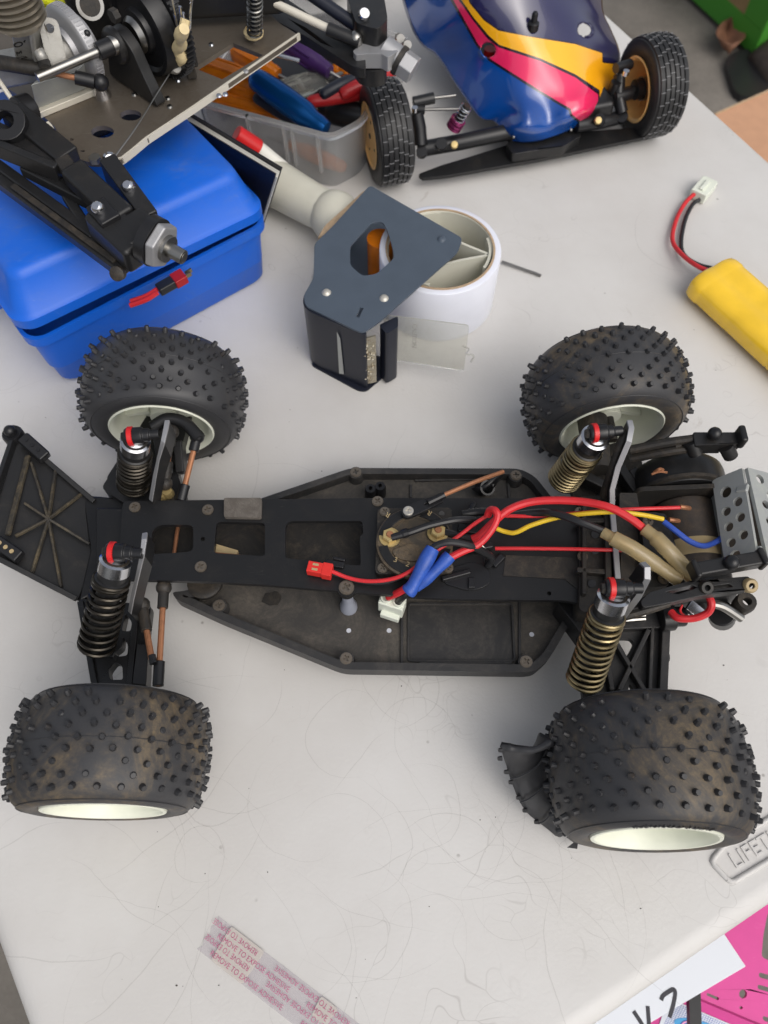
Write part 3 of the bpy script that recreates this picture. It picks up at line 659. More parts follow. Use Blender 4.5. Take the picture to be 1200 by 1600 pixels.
# faint scuffs and hair lines wandering over the plastic
g = G(); rnd = random.Random(21)
for k in range(92):
    x, y = (rnd.gauss(500, 260), rnd.gauss(1270, 160)) if k < 70 else (rnd.uniform(0, 1200), rnd.uniform(420, 1500))
    p = P(x, y, .012); a = rnd.uniform(0, 6.28); da = rnd.gauss(0, .10); pts = []
    for i in range(rnd.randint(10, 34)):
        pts.append(p.copy()); a += da + rnd.gauss(0, .10); da *= .995; p = p + Vector((math.cos(a), math.sin(a), 0)) * .35
    w = rnd.choice((.012, .016, .016, .022, .03)); R_ = []
    for i, q in enumerate(pts):
        t = (pts[min(i + 1, len(pts) - 1)] - pts[max(i - 1, 0)]).normalized(); nn_ = Vector((-t.y, t.x, 0)) * w * math.sin(math.pi * (i + .3) / len(pts)); up_ = Vector((0, 0, .0003 * k)); R_.append([q - nn_ + up_, q + nn_ + up_])
    g.loft(R_, caps=False, closed=False)
o = obj('scuff_lines', g, M_['scuff'], org=(0, 10, 0)); o['kind'] = 'stuff'; o['label'] = 'faint hair thin scuff lines wandering over the table top'
# ================================================================ the stripped radio controlled truck
truck = thing('radio_controlled_truck', 'stripped black radio controlled truck chassis with four spiked tyres in the middle of the table', 'model truck', (-.2, 17, 0))
def Mx(p, z=(0, 0, 1), x=(1, 0, 0)): return frame(p, z, x)
# a cross-head screw: dome with a sunk cross, shared by all screws
def screw_mesh():
    g = G(); w = .055; a = .2
    cross = [(w, w), (w, a), (-w, a), (-w, w), (-a, w), (-a, -w), (-w, -w), (-w, -a), (w, -a), (w, -w), (a, -w), (a, w)]
    g.prism(circ(0, 0, .36, 18), .0, .10, [cross]); g.prism(circ(0, 0, .30, 18), .10, .15, [cross]); g.prism(circ(0, 0, .23, 14), .0, .03)
    return tomesh('screw', g)
SCR = screw_mesh(); SCR.materials.append(M_['screw'])
def screw(p, par, sc=1, z=(0, 0, 1)): return inst('screw', SCR, par, Mx(p, z) @ rotz(random.random()), sc)

# ---- tray
TZ = 2.2; RZ = 2.95
tray_px = [(268, 925), (300, 922), (398, 782), (548, 731), (812, 732), (836, 744), (880, 800), (930, 840), (935, 930), (893, 970), (858, 1030), (836, 1048), (822, 1050), (535, 1046), (345, 968), (275, 936)]
tp = PP(tray_px, RZ)
holes_tray = [[P(x, y, TZ).xy for x, y in circ(hx, hy, 4, 12)] for hx, hy in ((545, 985), (608, 985), (831, 991))]
recess = roundpoly(PP([(640, 945), (798, 945), (802, 1031), (640, 1031)], TZ), .12, 2)
g = G(); inn = offset(tp, .42)
g.prism(roundpoly(tp, .5, 3), 1.9, TZ - .1, holes_tray); tray = obj('chassis_tray', g, M_['tray'], truck, bevel=.05)
g = G(); g.prism(inn, TZ - .11, TZ, holes_tray + [recess]); obj('tray_floor', g, M_['trayfloor'], tray)
g = G(); g.prism(roundpoly(tp, .5, 3), TZ - .12, RZ, [roundpoly(inn, .4, 3)]); obj('tray_rim', g, M_['tray'], tray, bevel=.08)
g = G(); g.prism(offset(recess, -.14), TZ - .02, TZ + .09, [recess]); obj('recess_border', g, M_['tray'], tray, bevel=.03)
def rib(x0, y0, x1, y1, w=.16, h=.16, z=TZ): return G().bar(P(x0, y0, z + h / 2), P(x1, y1, z + h / 2), w, h)
for q in ((628, 932, 628, 1040), (655, 1036, 800, 1036), (642, 758, 642, 778), (648, 751, 780, 748), (794, 752, 796, 780), (812, 940, 812, 1030), (560, 745, 640, 744)):
    obj('tray_rib', rib(*q), M_['tray'], tray, bevel=.03)
for x, y in ((342, 946), (541, 1029), (822, 1034), (556, 738), (806, 743)):
    p = P(x, y, TZ + .72); g = G(); g.cyl((p.x, p.y, TZ), (p.x, p.y, TZ + .68), .5, .42, 16); obj('screw_boss', g, M_['tray'], tray); screw((p.x, p.y, TZ + .68), truck, .95)
for hx_, hy_ in ((545, 985), (608, 985), (831, 991)):
    p = P(hx_, hy_, TZ); g = G(); g.lathe([(0, -.03), (.14, -.03), (.15, -.2)], Matrix.Translation(p), 12); obj('hole_disc', g, M_['holepale'], tray)  # pale discs added in the tray holes so the dots stay bright
# grommet pair and rod clip in the far side of the tray
g = G()
for x, y in ((579, 763), (594, 759)):
    p = P(x, y, 3.3); g.lathe([(.10, .1), (.10, 0), (.30, 0), (.36, -.2), (.36, -1.1)], Matrix.Translation(p), 18)
    g.lathe([(0, -.5), (.12, -.5), (.12, .02)], Matrix.Translation(p), 10)
obj('twin_grommet', g, M_['blackclean'], truck, kind='stuff')
g = G(); p = P(762, 762, 3.3); g.lathe([(.28, -.9), (.36, 0), (.48, 0), (.5, -.9)], Mx(p, (.3, -.5, 1)), 20); obj('rubber_bushing', g, M_['blackclean'], truck)
g = G(); g.add(P3([(738, 765, 3.2), (760, 757, 3.6), (783, 738, 3.9), (787, 742, 3.6), (770, 765, 3.2), (752, 775, 2.9)]), [(0, 1, 2, 3, 4, 5)]); ob = obj('torn_bracket', g, M_['blackclean'], truck); s_ = ob.modifiers.new('t', 'SOLIDIFY'); s_.thickness = .0015
# oil spot
g = G(); p = P(425, 935, TZ + .03); g.prism([(p.x + (.55 + .25 * noise.noise((i * .7, 3, 1))) * math.cos(i / 14 * 6.283), p.y + (.45 + .25 * noise.noise((i * .9, 8, 2))) * math.sin(i / 14 * 6.283)) for i in range(14)], TZ, TZ + .04); obj('caked_mud', g, M_['dirty'], tray)

# ---- top plate
PZT = 5.2
plate_px = [(192, 783), (330, 781), (600, 778), (880, 779), (958, 772), (962, 940), (925, 948), (885, 938), (700, 936), (560, 926), (420, 914), (330, 909), (182, 905), (178, 880), (186, 872)]
h1 = roundpoly(PP([(238, 828), (250, 820), (302, 820), (302, 862), (234, 866)], PZT), .35, 3)
h2 = roundpoly(PP([(338, 818), (346, 815), (414, 817), (414, 869), (334, 864)], PZT), .22, 3)
h3 = roundpoly(PP([(446, 820), (454, 814), (566, 814), (568, 834), (562, 838), (564, 884), (540, 882), (446, 872)], PZT), .18, 3)
sh_ = [[P(x, y, PZT).xy for x, y in circ(x0, y0, 3.6, 8)] for x0, y0 in ((317, 842), (858, 927))]
g = G(); g.prism(roundpoly(PP(plate_px, PZT), .25, 2), PZT - .3, PZT, [h1, h2, h3] + sh_); plate = obj('top_plate', g, M_['plate'], truck, bevel=.05)
g = G(); fl = [P(x, y, PZT - .32) for x, y in ((190, 902), (330, 906), (560, 922), (880, 935))]
for a, b in zip(fl, fl[1:]): g.bar(a + Vector((0, .25, -.35)), b + Vector((0, .25, -.35)), .2, .7)
obj('plate_flange', g, M_['plate'], plate)
for x, y in ((211, 793), (325, 797), (314, 886), (590, 784), (916, 909)): screw(P(x, y, PZT), truck, .9)
g = G(); g.prism(roundpoly(PP([(351, 781), (410, 781), (409, 812), (351, 811)], PZT), .12, 2), PZT - .02, PZT + .28); obj('foam_pad', g, mat('dusty_foam_pad', srgb(86, 80, 74), .9, dust=(GREYD, 120, .35, .75, .55), bump=(1800, .6)), plate, bevel=.06)
g = G(); g.prism(PP([(790, 868), (905, 872), (906, 925), (882, 905), (786, 900)], PZT), PZT - .02, PZT + .05); obj('adhesive_square', g, M_['dirty'], plate)
# glimpsed through the cut-outs: drive rod and cross members
g = G(); g.tube(P3([(330, 866, 4.3), (570, 890, 4.3)]), .16, 8, smooth=False); obj('drag_link', g, M_['copper'], truck)
g = G(); g.prism(PP([(338, 850), (372, 860), (368, 872), (336, 868)], 4.4), 4.1, 4.4); obj('link_end', g, M_['label'], truck)
g = G(); g.tube(P3([(278, 822, 3.6), (272, 866, 3.6)]), .12, 8, smooth=False); obj('bell_crank_pin', g, M_['copper'], truck)
g = G(); g.box(P(420, 845, 3.0), (19, 3.6, .5)); obj('centre_spine', g, M_['dirty'], truck, bevel=.1)
# grey standoff
sp_ = P(545, 949, TZ)
g = G(); g.lathe([(.50, 0), (.50, .30), (.32, 1.1), (.30, 2.2), (.36, 2.5)], Matrix.Translation(sp_), 20); obj('standoff', g, M_['greyplastic'], truck)
g = G(); g.cyl(sp_ + Vector((0, 0, 2.5)), sp_ + Vector((0, 0, 3.05)), .46, .5, 18); obj('standoff_collar', g, M_['plate'], truck); screw(sp_ + Vector((0, 0, 3.05)), truck, 1.15)

# ---- mechanical speed controller on its square base
base = roundpoly(PP([(590, 794), (706, 793), (708, 895), (586, 897)], PZT + .5), .3, 4)
g = G(); g.prism(base, PZT, PZT + .5); spd = obj('speed_controller', g, M_['dirty'], truck, bevel=.08)
sc = P(648, 846, PZT + 1.0); sc.z = PZT + .5
SD = mat('grey_brown_disc', srgb(74, 68, 60), .55, dust=(srgb(136, 114, 84), 45, .36, .68, .7), bump=(900, .3))
g = G(); g.lathe([(0, 0), (2.05, 0), (2.1, .1), (2.1, .42), (2.0, .5), (1.45, .5), (1.38, .38), (0, .38)], Matrix.Translation(sc), 56); obj('rotor_disc', g, SD, spd)
g = G()
for a0, a1 in ((100, 170), (20, 78), (190, 262), (280, 345)):
    n = 10; arc = [(2.0 * math.cos(rad(a0 + (a1 - a0) * i / n)), 2.0 * math.sin(rad(a0 + (a1 - a0) * i / n))) for i in range(n + 1)] + [(1.5 * math.cos(rad(a1 - (a1 - a0) * i / n)), 1.5 * math.sin(rad(a1 - (a1 - a0) * i / n))) for i in range(n + 1)]
    gg = G(); gg.prism(arc, .5, .6, (), Matrix.Translation(sc)); obj('contact_arc', gg, M_['plate'], spd, bevel=.03)
for ch, px, py in (('R', 611, 803), ('2', 633, 884), ('3', 614, 877), ('R', 676, 800)):
    p = P(px, py, PZT + 1.12); text(ch, .42, Matrix.Translation(p) @ rotz(rad(150 if py < 840 else -20)), M_['label'], 'disc_letter', spd, extrude=.004)
g = G(); q = [P(x, y, PZT + .9).xy for x, y in ((612, 860), (640, 850), (690, 858), (672, 874), (640, 878), (618, 872))]; g.prism(roundpoly(q, .25, 3), PZT + .85, PZT + .98); obj('raised_emblem', g, SD, spd, bevel=.05)
g = G()
for i in range(7):
    p = P(624 + i * 8.0, 862 + (i - 3) ** 2 * .25, PZT + .98); g.box(p, (.05, .30, .04)); g.box(p + Vector((.07, .12 if i % 2 else -.12, 0)), (.11, .05, .04))
obj('worn_moulded_letters', g, SD, spd, kind='stuff')
for x, y in ((601, 800), (598, 888), (700, 888)): screw(P(x, y, PZT + .5), truck, .8)
for x, y in ((690, 803), (695, 888), (640, 881), (650, 883)):
    g = G(); g.cyl(P(x, y, PZT + .5), P(x, y, PZT + .53), .17, n=12); obj('vent_hole', g, M_['wireblack'], spd)
for x, y in ((609, 840), (684, 833)):
    p = P(x, y, PZT + 1.0)
    g = G(); g.lathe([(0, -.02), (.58, -.02), (.58, .08), (0, .08)], Matrix.Translation(p), 22); wsh = obj('washer', g, M_['brass'], spd)
    g = G(); g.lathe([(.2, .42), (.38, .42), (.43, .36), (.43, .05)], Matrix.Translation(p), 6, .4); obj('nut', g, M_['brass'], spd)
    g = G(); g.lathe([(0, .5), (.17, .5), (.2, .45), (.2, .1)], Matrix.Translation(p), 12); obj('stud', g, M_['copper'], spd)
# throttle clevis and rusty rod
c0_, c1_ = P(638, 799, 6.8), P(692, 774, 7.0)
g = G(); cd = (c1_ - c0_).normalized(); cn = Vector((-cd.y, cd.x, 0))
g.prism(roundpoly([(c0_ - cd * .38 + cn * .34).xy, (c0_ + cd * .5 + cn * .36).xy, (c1_ + cn * .24).xy, (c1_ - cn * .24).xy, (c0_ + cd * .5 - cn * .36).xy, (c0_ - cd * .38 - cn * .34).xy], .3, 4), 6.55, 6.8, [[(c0_ + cd * 1.0 + cn * .06).xy, (c1_ - cd * .1 + cn * .06).xy, (c1_ - cd * .1 - cn * .06).xy, (c0_ + cd * 1.0 - cn * .06).xy]])
obj('throttle_clevis', g, M_['blackclean'], truck, bevel=.06)
g = G(); g.tube([c1_ - cd * .9 + Vector((0, 0, -.05)), c1_ + cd * .1], .2, 10, smooth=False); obj('clevis_sleeve', g, M_['blackclean'], truck)
SC2 = SCR.copy(); SC2.materials.clear(); SC2.materials.append(M_['brightscrew']); inst('screw', SC2, truck, Mx(c0_), .8, label='bright screw on the throttle clevis')
g = G(); g.tube([c1_, P(742, 753, 6.6), P(786, 737, 5.9)], .13, 8); obj('throttle_rod', g, M_['copper'], truck)

# ---- wires
def wire(pts, r, m, name='wire', sub=truck, n=10):
    g = G(); g.tube(P3(pts), r, n, 7); return obj(name, g, M_[m], sub)
wire([(738, 842, 6.2), (750, 836, 6.4), (772, 815, 6.9), (800, 794, 7.3), (840, 783, 7.6), (900, 783, 8.0), (950, 792, 8.4), (985, 810, 8.2), (1013, 832, 7.6)], .215, 'wirered', 'motor_wire')
wire([(702, 872, 6.9), (722, 862, 7.0), (748, 850, 7.1), (768, 828, 7.4), (777, 808, 7.7), (774, 798, 7.8), (766, 797, 7.5), (762, 805, 7.1)], .205, 'wirered', 'motor_wire')
wire([(766, 803, 6.7), (742, 818, 6.7), (716, 838, 6.7), (680, 862, 6.8), (640, 893, 6.4), (610, 905, 6.0), (575, 908, 5.7), (545, 903, 5.6), (517, 892, 5.7)], .11, 'wirered', 'receiver_wire')
wire([(640, 897, 6.0), (600, 910, 5.6), (560, 908, 5.45), (517, 895, 5.55)], .12, 'wireblack', 'receiver_wire')
wire([(774, 857, 5.6), (820, 857, 5.9), (900, 858, 6.2), (972, 860, 6.2)], .105, 'wirered', 'sensor_wire')
wire([(790, 806, 6.4), (850, 806, 6.8), (960, 797, 7.4), (1062, 793, 7.3)], .105, 'wirered', 'sensor_wire')
wire([(776, 826, 6.2), (790, 831, 6.2), (806, 832, 6.4), (832, 820, 6.8), (880, 807, 7.2), (950, 800, 7.9), (1000, 804, 7.7), (1036, 811, 7.3)], .13, 'wireyellow', 'signal_wire')
wire([(1037, 815, 7.2), (1055, 829, 7.2), (1078, 846, 7.0), (1100, 853, 6.6), (1120, 846, 6.0), (1130, 838, 5.6)], .155, 'wireblue', 'signal_wire')
wire([(795, 806, 6.1), (840, 801, 6.9), (870, 803, 7.6), (905, 815, 8.0), (948, 832, 7.8)], .22, 'wireblack', 'motor_wire')
wire([(670, 862, 7.2), (685, 851, 7.5), (705, 847, 7.6), (735, 853, 7.2), (762, 866, 6.2), (768, 874, 5.8), (762, 884, 5.3)], .20, 'wireblack', 'motor_wire')
wire([(612, 840, 6.55), (640, 832, 6.75), (672, 821, 6.8), (710, 813, 6.7), (742, 812, 6.2)], .20, 'wireblack', 'jumper_wire')
g = G(); g.tube(P3([(617, 839, 6.55), (634, 833, 6.7), (640, 831, 6.75)]), lambda t: .26 if .25 < t < .8 else .2, 10); obj('crimp', g, M_['blackclean'], truck)
g = G(); g.tube(P3([(722, 804, 5.9), (746, 800, 6.0), (766, 800, 6.2)]), .24, 10); obj('crimp', g, M_['blackclean'], truck)
g = G(); g.tube(P3([(694, 832, 6.2), (712, 836, 6.2), (740, 842, 6.1)]), .22, 10); obj('crimp', g, M_['blackclean'], truck)
wire([(735, 848, 6.0), (752, 852, 6.1), (760, 862, 5.8), (758, 878, 5.35), (764, 888, 5.3)], .035, 'steel', 'spring_clip', n=5)
for q in ([(735, 787), (742, 787), (742, 796), (735, 796)], [(732, 902), (742, 902), (742, 918), (732, 918)]):
    g = G(); g.prism(PP(q, PZT + .3), PZT, PZT + .3); obj('cable_lug', g, M_['blackclean'], plate, bevel=.04)
g = G(); g.prism(roundpoly(PP([(705, 888), (740, 878), (765, 890), (766, 915), (735, 925), (690, 912)], PZT), .4, 3), PZT, PZT + .12); obj('glue_patch', g, M_['blackclean'], plate, bevel=.05)
# blue heat shrink over the Y joint
g = G(); g.tube(P3([(676, 857, 7.2), (660, 886, 6.9), (644, 917, 6.3), (637, 925, 6.1)]), lambda t: .40 + .05 * math.sin(9 * t) - .06 * abs(t - .5), 14); obj('heat_shrink', g, M_['shrink'], truck)
g = G(); g.tube(P3([(703, 868, 7.0), (690, 882, 6.8), (668, 903, 6.4), (650, 918, 6.0)]), lambda t: .36 - .06 * t + .02 * math.sin(11 * t), 14); obj('heat_shrink', g, M_['shrink'], truck)
wire([(642, 914, 6.2), (626, 924, 5.5), (607, 933, 4.4)], .21, 'wirered', 'battery_wire'); wire([(648, 914, 6.1), (634, 928, 5.4), (622, 940, 4.2)], .21, 'wireblack', 'battery_wire')
k0_, k1_ = P(596, 934, 4.0), P(630, 945, 4.0); kd = (k1_ - k0_).normalized(); kn = Vector((-kd.y, kd.x, 0)); KR = Matrix((kd, kn, Vector((0, 0, 1)))).transposed()
cn_ = (k0_ + k1_) / 2
plug2 = group_part('battery_plug', truck)
g = G(); g.box(cn_ + Vector((0, 0, -.5)), (1.45, .80, 1.3), KR); obj('plug_housing', g, M_['white'], plug2, bevel=.08)
g = G(); g.box(cn_ - kn * .52 + kd * .05 + Vector((0, 0, -1.0)), (1.1, .35, .5), KR); obj('plug_latch', g, M_['white'], plug2, bevel=.05)
for s_ in (-.36, .36):
    g = G(); g.lathe([(.22, .16), (.30, .16), (.32, 0)], Matrix.Translation(cn_ + kd * s_ + Vector((0, 0, .15))), 14); obj('wire_socket', g, M_['white'], plug2)
# small red plug lying on the plate
j0, j1 = P(481, 887, 5.65), P(519, 894, 5.65); jd = (j1 - j0).normalized(); jn = Vector((-jd.y, jd.x, 0)); JR = Matrix((jd, jn, Vector((0, 0, 1)))).transposed(); jl = (j1 - j0).length
jst = group_part('receiver_plug', truck); JP = mat('red_plug_plastic', srgb(214, 48, 42), .4)
g = G(); g.box(j0 + jd * jl * .32, (jl * .64, .62, .62), JR); obj('plug_housing', g, JP, jst, bevel=.04)
g = G(); g.box(j0 + jd * jl * .80, (jl * .40, .74, .66), JR); obj('plug_shell', g, JP, jst, bevel=.04)
for s_ in (-.14, .14):
    g = G(); g.box(j0 + jd * jl * .32 + jn * s_ + Vector((0, 0, .315)), (.32, .13, .02), JR); obj('terminal', g, M_['label'], jst)
# amber sleeves on the bullet connectors
def sleeve(pts, rr):
    g = G(); g.tube(P3(pts), rr, 14); o = obj('bullet_sleeve', g, M_['sleeve'], truck)
    g = G(); q = P3(pts); g.tube([q[0] + (q[1] - q[0]) * .15, q[1], q[2]], .2, 8); obj('bullet_plug', g, M_['brass'], o)
sleeve([(942, 832, 7.8), (962, 843, 7.9), (990, 858, 7.8), (1030, 885, 7.3), (1060, 906, 6.8)], lambda t: .30 if t < .2 else (.42 if t < .75 else .38))
sleeve([(1006, 826, 7.8), (1024, 840, 7.8), (1042, 858, 7.7), (1066, 884, 7.2), (1082, 902, 6.8)], lambda t: .34 if t < .25 else .43)

# ---- wheels
SPK = G(); SPK.lathe([(0, .285), (.12, .285), (.14, .22), (.17, -.05)], Matrix(), 8)
def wheel(cx, cy, R, W, yaw, camber, side, front, deform=None, seed=1, mud='rubber', flat=None):
    rnd = random.Random(seed); w = group_part('wheel', truck)
    Mw = Matrix.Translation((cx, cy, R - .12)) @ Matrix.Rotation(yaw, 4, 'Z') @ Matrix.Rotation(camber, 4, 'X') @ Matrix.Rotation(rad(-90), 4, 'X')   # local z -> +y axle
    def df(v, w_=1):
        if deform: v = deform(v, R, W)
        return Mw @ v
    prof = [(.40, .585), (.455, .60), (.487, .65), (.50, .71), (.497, .77), (.475, .835), (.435, .888), (.38, .927), (.30, .958), (.16, .985), (0, .995)]
    prof = [(-u, r) for u, r in prof] + [(u, r) for u, r in reversed(prof[:-1])]
    n = 72; g = G(); V = []; F = []
    for u, r in prof:
        for i in range(n):
            a = 2 * math.pi * i / n; rr = R * r * (1 + .004 * noise.noise((math.cos(a) * 3, math.sin(a) * 3, u * 5 + seed)))
            V.append(df(Vector((rr * math.cos(a), rr * math.sin(a), u * W))))
    m = len(prof)
    for k in range(m - 1):
        for i in range(n): F.append((k * n + i, k * n + (i + 1) % n, (k + 1) * n + (i + 1) % n, (k + 1) * n + i))
    for i in range(n): F.append(((m - 1) * n + i, (m - 1) * n + (i + 1) % n, (i + 1) % n, i))
    g.add(V, F); obj('tyre', g, M_[mud], w, ang=60)
    # seam line ridge round the middle and a bead line on each wall
    g = G(); rows = 9; cnt = 28
    for k in range(rows):
        u = (-.385 + .77 * k / (rows - 1)); uu = abs(u); r = .992 - .42 * max(0, uu - .02) ** 1.9
        for i in range(cnt):
            if rnd.random() < .07: continue
            a = 2 * math.pi * (i + (.5 if k % 2 else 0) + rnd.uniform(-.06, .06)) / cnt
            if flat and flat(u, a): continue
            tilt = .5 * u / .42; nrm = Vector((math.cos(a), math.sin(a), tilt)).normalized()
            p = Vector((R * r * math.cos(a), R * r * math.sin(a), u * W + rnd.uniform(-.05, .05)))
            p0_ = df(p); p1_ = df(p + nrm * .2); T = frame(p0_, p1_ - p0_ + Vector((rnd.uniform(-.02, .02), rnd.uniform(-.02, .02), 0)))
            hgt = rnd.uniform(.75, 1.08) if rnd.random() > .2 else rnd.uniform(.2, .6)
            g.add(SPK.v, SPK.f, T @ Matrix.Diagonal((1, 1, hgt, 1)))
    obj('tread_spikes', g, M_['spike'], w, kind='stuff')
    g = G()
    for u in (-.478, .478):
        N2 = 72; pts = [df(Vector((R * .835 * math.cos(2 * math.pi * i / N2), R * .835 * math.sin(2 * math.pi * i / N2), u * W))) for i in range(N2 + 1)]; g.tube(pts, .03, 5, smooth=False)
    pts = [df(Vector((R * .996 * math.cos(2 * math.pi * i / 72), R * .996 * math.sin(2 * math.pi * i / 72), 0))) for i in range(73)]; g.tube(pts, .022, 5, smooth=False)
    obj('mould_lines', g, M_['rubberclean'], w, kind='stuff')
    # rim: side = +1 outer face towards +y, -1 outer towards -y
    fl_ = -side
    Mr = Mw @ Matrix.Diagonal((1, 1, -fl_, 1))          # rim local +z = outer side
    g = G(); rl = R * .63
    g.lathe([(rl * .95, W * .40), (rl * 1.0, W * .475), (rl * .985, W * .495), (rl * .93, W * .495), (rl * .90, W * .47), (rl * .86, W * .44), (rl * .84, W * .30), (rl * .80, W * .02), (rl * .62, -W * .05), (rl * .3, -W * .07), (rl * .3, -W * .10), (rl * .62, -W * .09), (rl * .80, -W * .04), (rl * .86, -W * .30), (rl * .88, -W * .43), (rl * .93, -W * .47), (rl * .98, -W * .495), (rl * 1.01, -W * .475), (rl * .96, -W * .40), (rl * .9, 0), (rl * .95, W * .40)], Mr, 64)
    obj('rim', g, M_['cream'], w, ang=50)
    g = G()
    for k in range(5):
        a = k * 2 * math.pi / 5 + .4; T = Mr @ Matrix.Rotation(a, 4, 'Z'); g.box(T @ Vector((rl * .56, 0, -W * .13)), (rl * .5, .3, W * .1), T.to_3x3())
    obj('rim_spoke', g, M_['cream'], w, kind='stuff')
    g = G(); g.lathe([(0, -W * .30), (.75, -W * .30), (.8, -W * .10), (.8, -W * .02), (.5, W * .02), (0, W * .02)], Mr, 20); obj('hub', g, M_['cream'], w)
    g = G(); g.lathe([(0, -W * .62), (.28, -W * .62), (.28, -W * .25)], Mr, 14); obj('axle', g, M_['dirty'], w)
    return w, Mw
def dent_fl(v, R, W):       # the far left tyre is caved in on the side that faces the camera, top and far shoulder
    a = math.atan2(-v.y, v.x)                                   # local -y is world up
    r = math.hypot(v.x, v.y)
    if r > R * .66:
        up = max(0, math.cos(a - rad(88))) ** 3; k = (r / R - .66) / .34
        s = max(0, 1 - abs(v.z / W + .30) / .42)
        v = v * 1.0; f = 1 - .115 * up * k * s; v.x *= f; v.y *= f
        v.z += .25 * up * k * s
        up2 = max(0, math.cos(a - rad(62))) ** 6; s2 = max(0, 1 - abs(v.z / W - .42) / .4); f = 1 - .08 * up2 * s2 * k; v.x *= f; v.y *= f
    return v
wheel(-13.65, 28.2, 4.94, 4.9, rad(2), .085, 1, True, dent_fl, 11, 'rubberclean')
wheel(13.72, 28.2, 4.98, 4.9, rad(4), .085, 1, False, None, 12)
wheel(-13.58, 6.7, 4.72, 5.35, rad(1), -.01, -1, True, None, 13)
def tear(v, R, W):          # sag where the near right tyre has split
    return v
wn_, Mn_ = wheel(12.95, 5.8, 4.82, 6.1, rad(-2.5), -.085, -1, False, None, 14, flat=None)
g = G(); rnd = random.Random(3)          # worn maker's lettering moulded on the outer wall, no longer readable
for i in range(30):
    a = rad(-122 + 56 * i / 29); rr = 4.82 * .735; T = Mn_ @ Matrix.Rotation(a, 4, 'Z')
    g.box(T @ Vector((rr + rnd.uniform(-.05, .05), 0, -6.1 * .497)), (.36 if i % 3 else .2, .07, .12), T.to_3x3() @ Matrix.Rotation(rnd.uniform(-.5, .5), 3, 'Z'))
obj('sidewall_lettering', g, M_['rubber'], wn_, kind='stuff')
# torn flap hanging off the near right tyre
TF0 = [[(846, 1112, 5.2), (820, 1168, 5.0), (782, 1166, 4.9), (779, 1174, 4.6)], [(850, 1150, 4.4), (835, 1182, 4.2), (805, 1196, 4.0), (791, 1196, 3.8)], [(862, 1190, 3.6), (845, 1208, 3.2), (818, 1226, 3.0), (803, 1232, 2.8)], [(868, 1225, 2.8), (858, 1240, 2.4), (838, 1260, 2.1), (822, 1268, 1.9)], [(875, 1262, 2.2), (868, 1268, 1.8), (856, 1284, 1.3), (846, 1288, 1.1)], [(890, 1290, 1.6), (886, 1300, 1.2), (876, 1308, .8), (868, 1306, .6)]]
TF0[0] = [(868, 1165, 5.6), (835, 1176, 5.3), (800, 1170, 5.1), (781, 1166, 4.9)]
g = G(); rows = [catmull(P3(r), 5) for r in TF0]; colz = [catmull([r[i] for r in rows], 4) for i in range(len(rows[0]))]
g.loft([[c[j] + Vector((0, 0, .12 * noise.noise((i * .5, j * .6, 3)))) for i, c in enumerate(colz)] for j in range(len(colz[0]))], caps=False, closed=False)
fl = obj('torn_tyre_flap', g, M_['rubberclean'], truck, ang=60); s_ = fl.modifiers.new('t', 'SOLIDIFY'); s_.thickness = .003
g = G()
for x, y, z in ((783, 1185, 4.4), (793, 1206, 3.6), (800, 1222, 3.2), (812, 1246, 2.6), (822, 1266, 2.0), (840, 1284, 1.4), (784, 1172, 4.7)):
    p = P(x, y, z); g.add(SPK.v, SPK.f, frame(p, (-1, -.1, .2)) @ Matrix.Diagonal((.8, .8, .6, 1)))
obj('flap_spikes', g, M_['spike'], fl, kind='stuff')
g = G()
for j in (6, 10, 15):
    pts = [c[j] + Vector((-.0, -.12, .16)) for c in colz]; g.tube(pts, .05, 5, smooth=False)
obj('flap_cords', g, M_['rubberclean'], fl, kind='stuff')
g = G()
for i in range(16):        # ragged rubber lip where it tore
    t = i / 15; a = P(858 + 40 * t ** 2, 1175 + 140 * t, 5.0 - 4.3 * t); g.add([a, a + Vector((random.uniform(-.5, -.1), random.uniform(-.35, .2), .15)), a + Vector((.1, -.35, -.05)), a + Vector((.25, .1, -.2))], [(0, 1, 2), (0, 2, 3), (0, 3, 1), (1, 3, 2)])
obj('torn_edge', g, M_['rubberclean'], fl, kind='stuff')

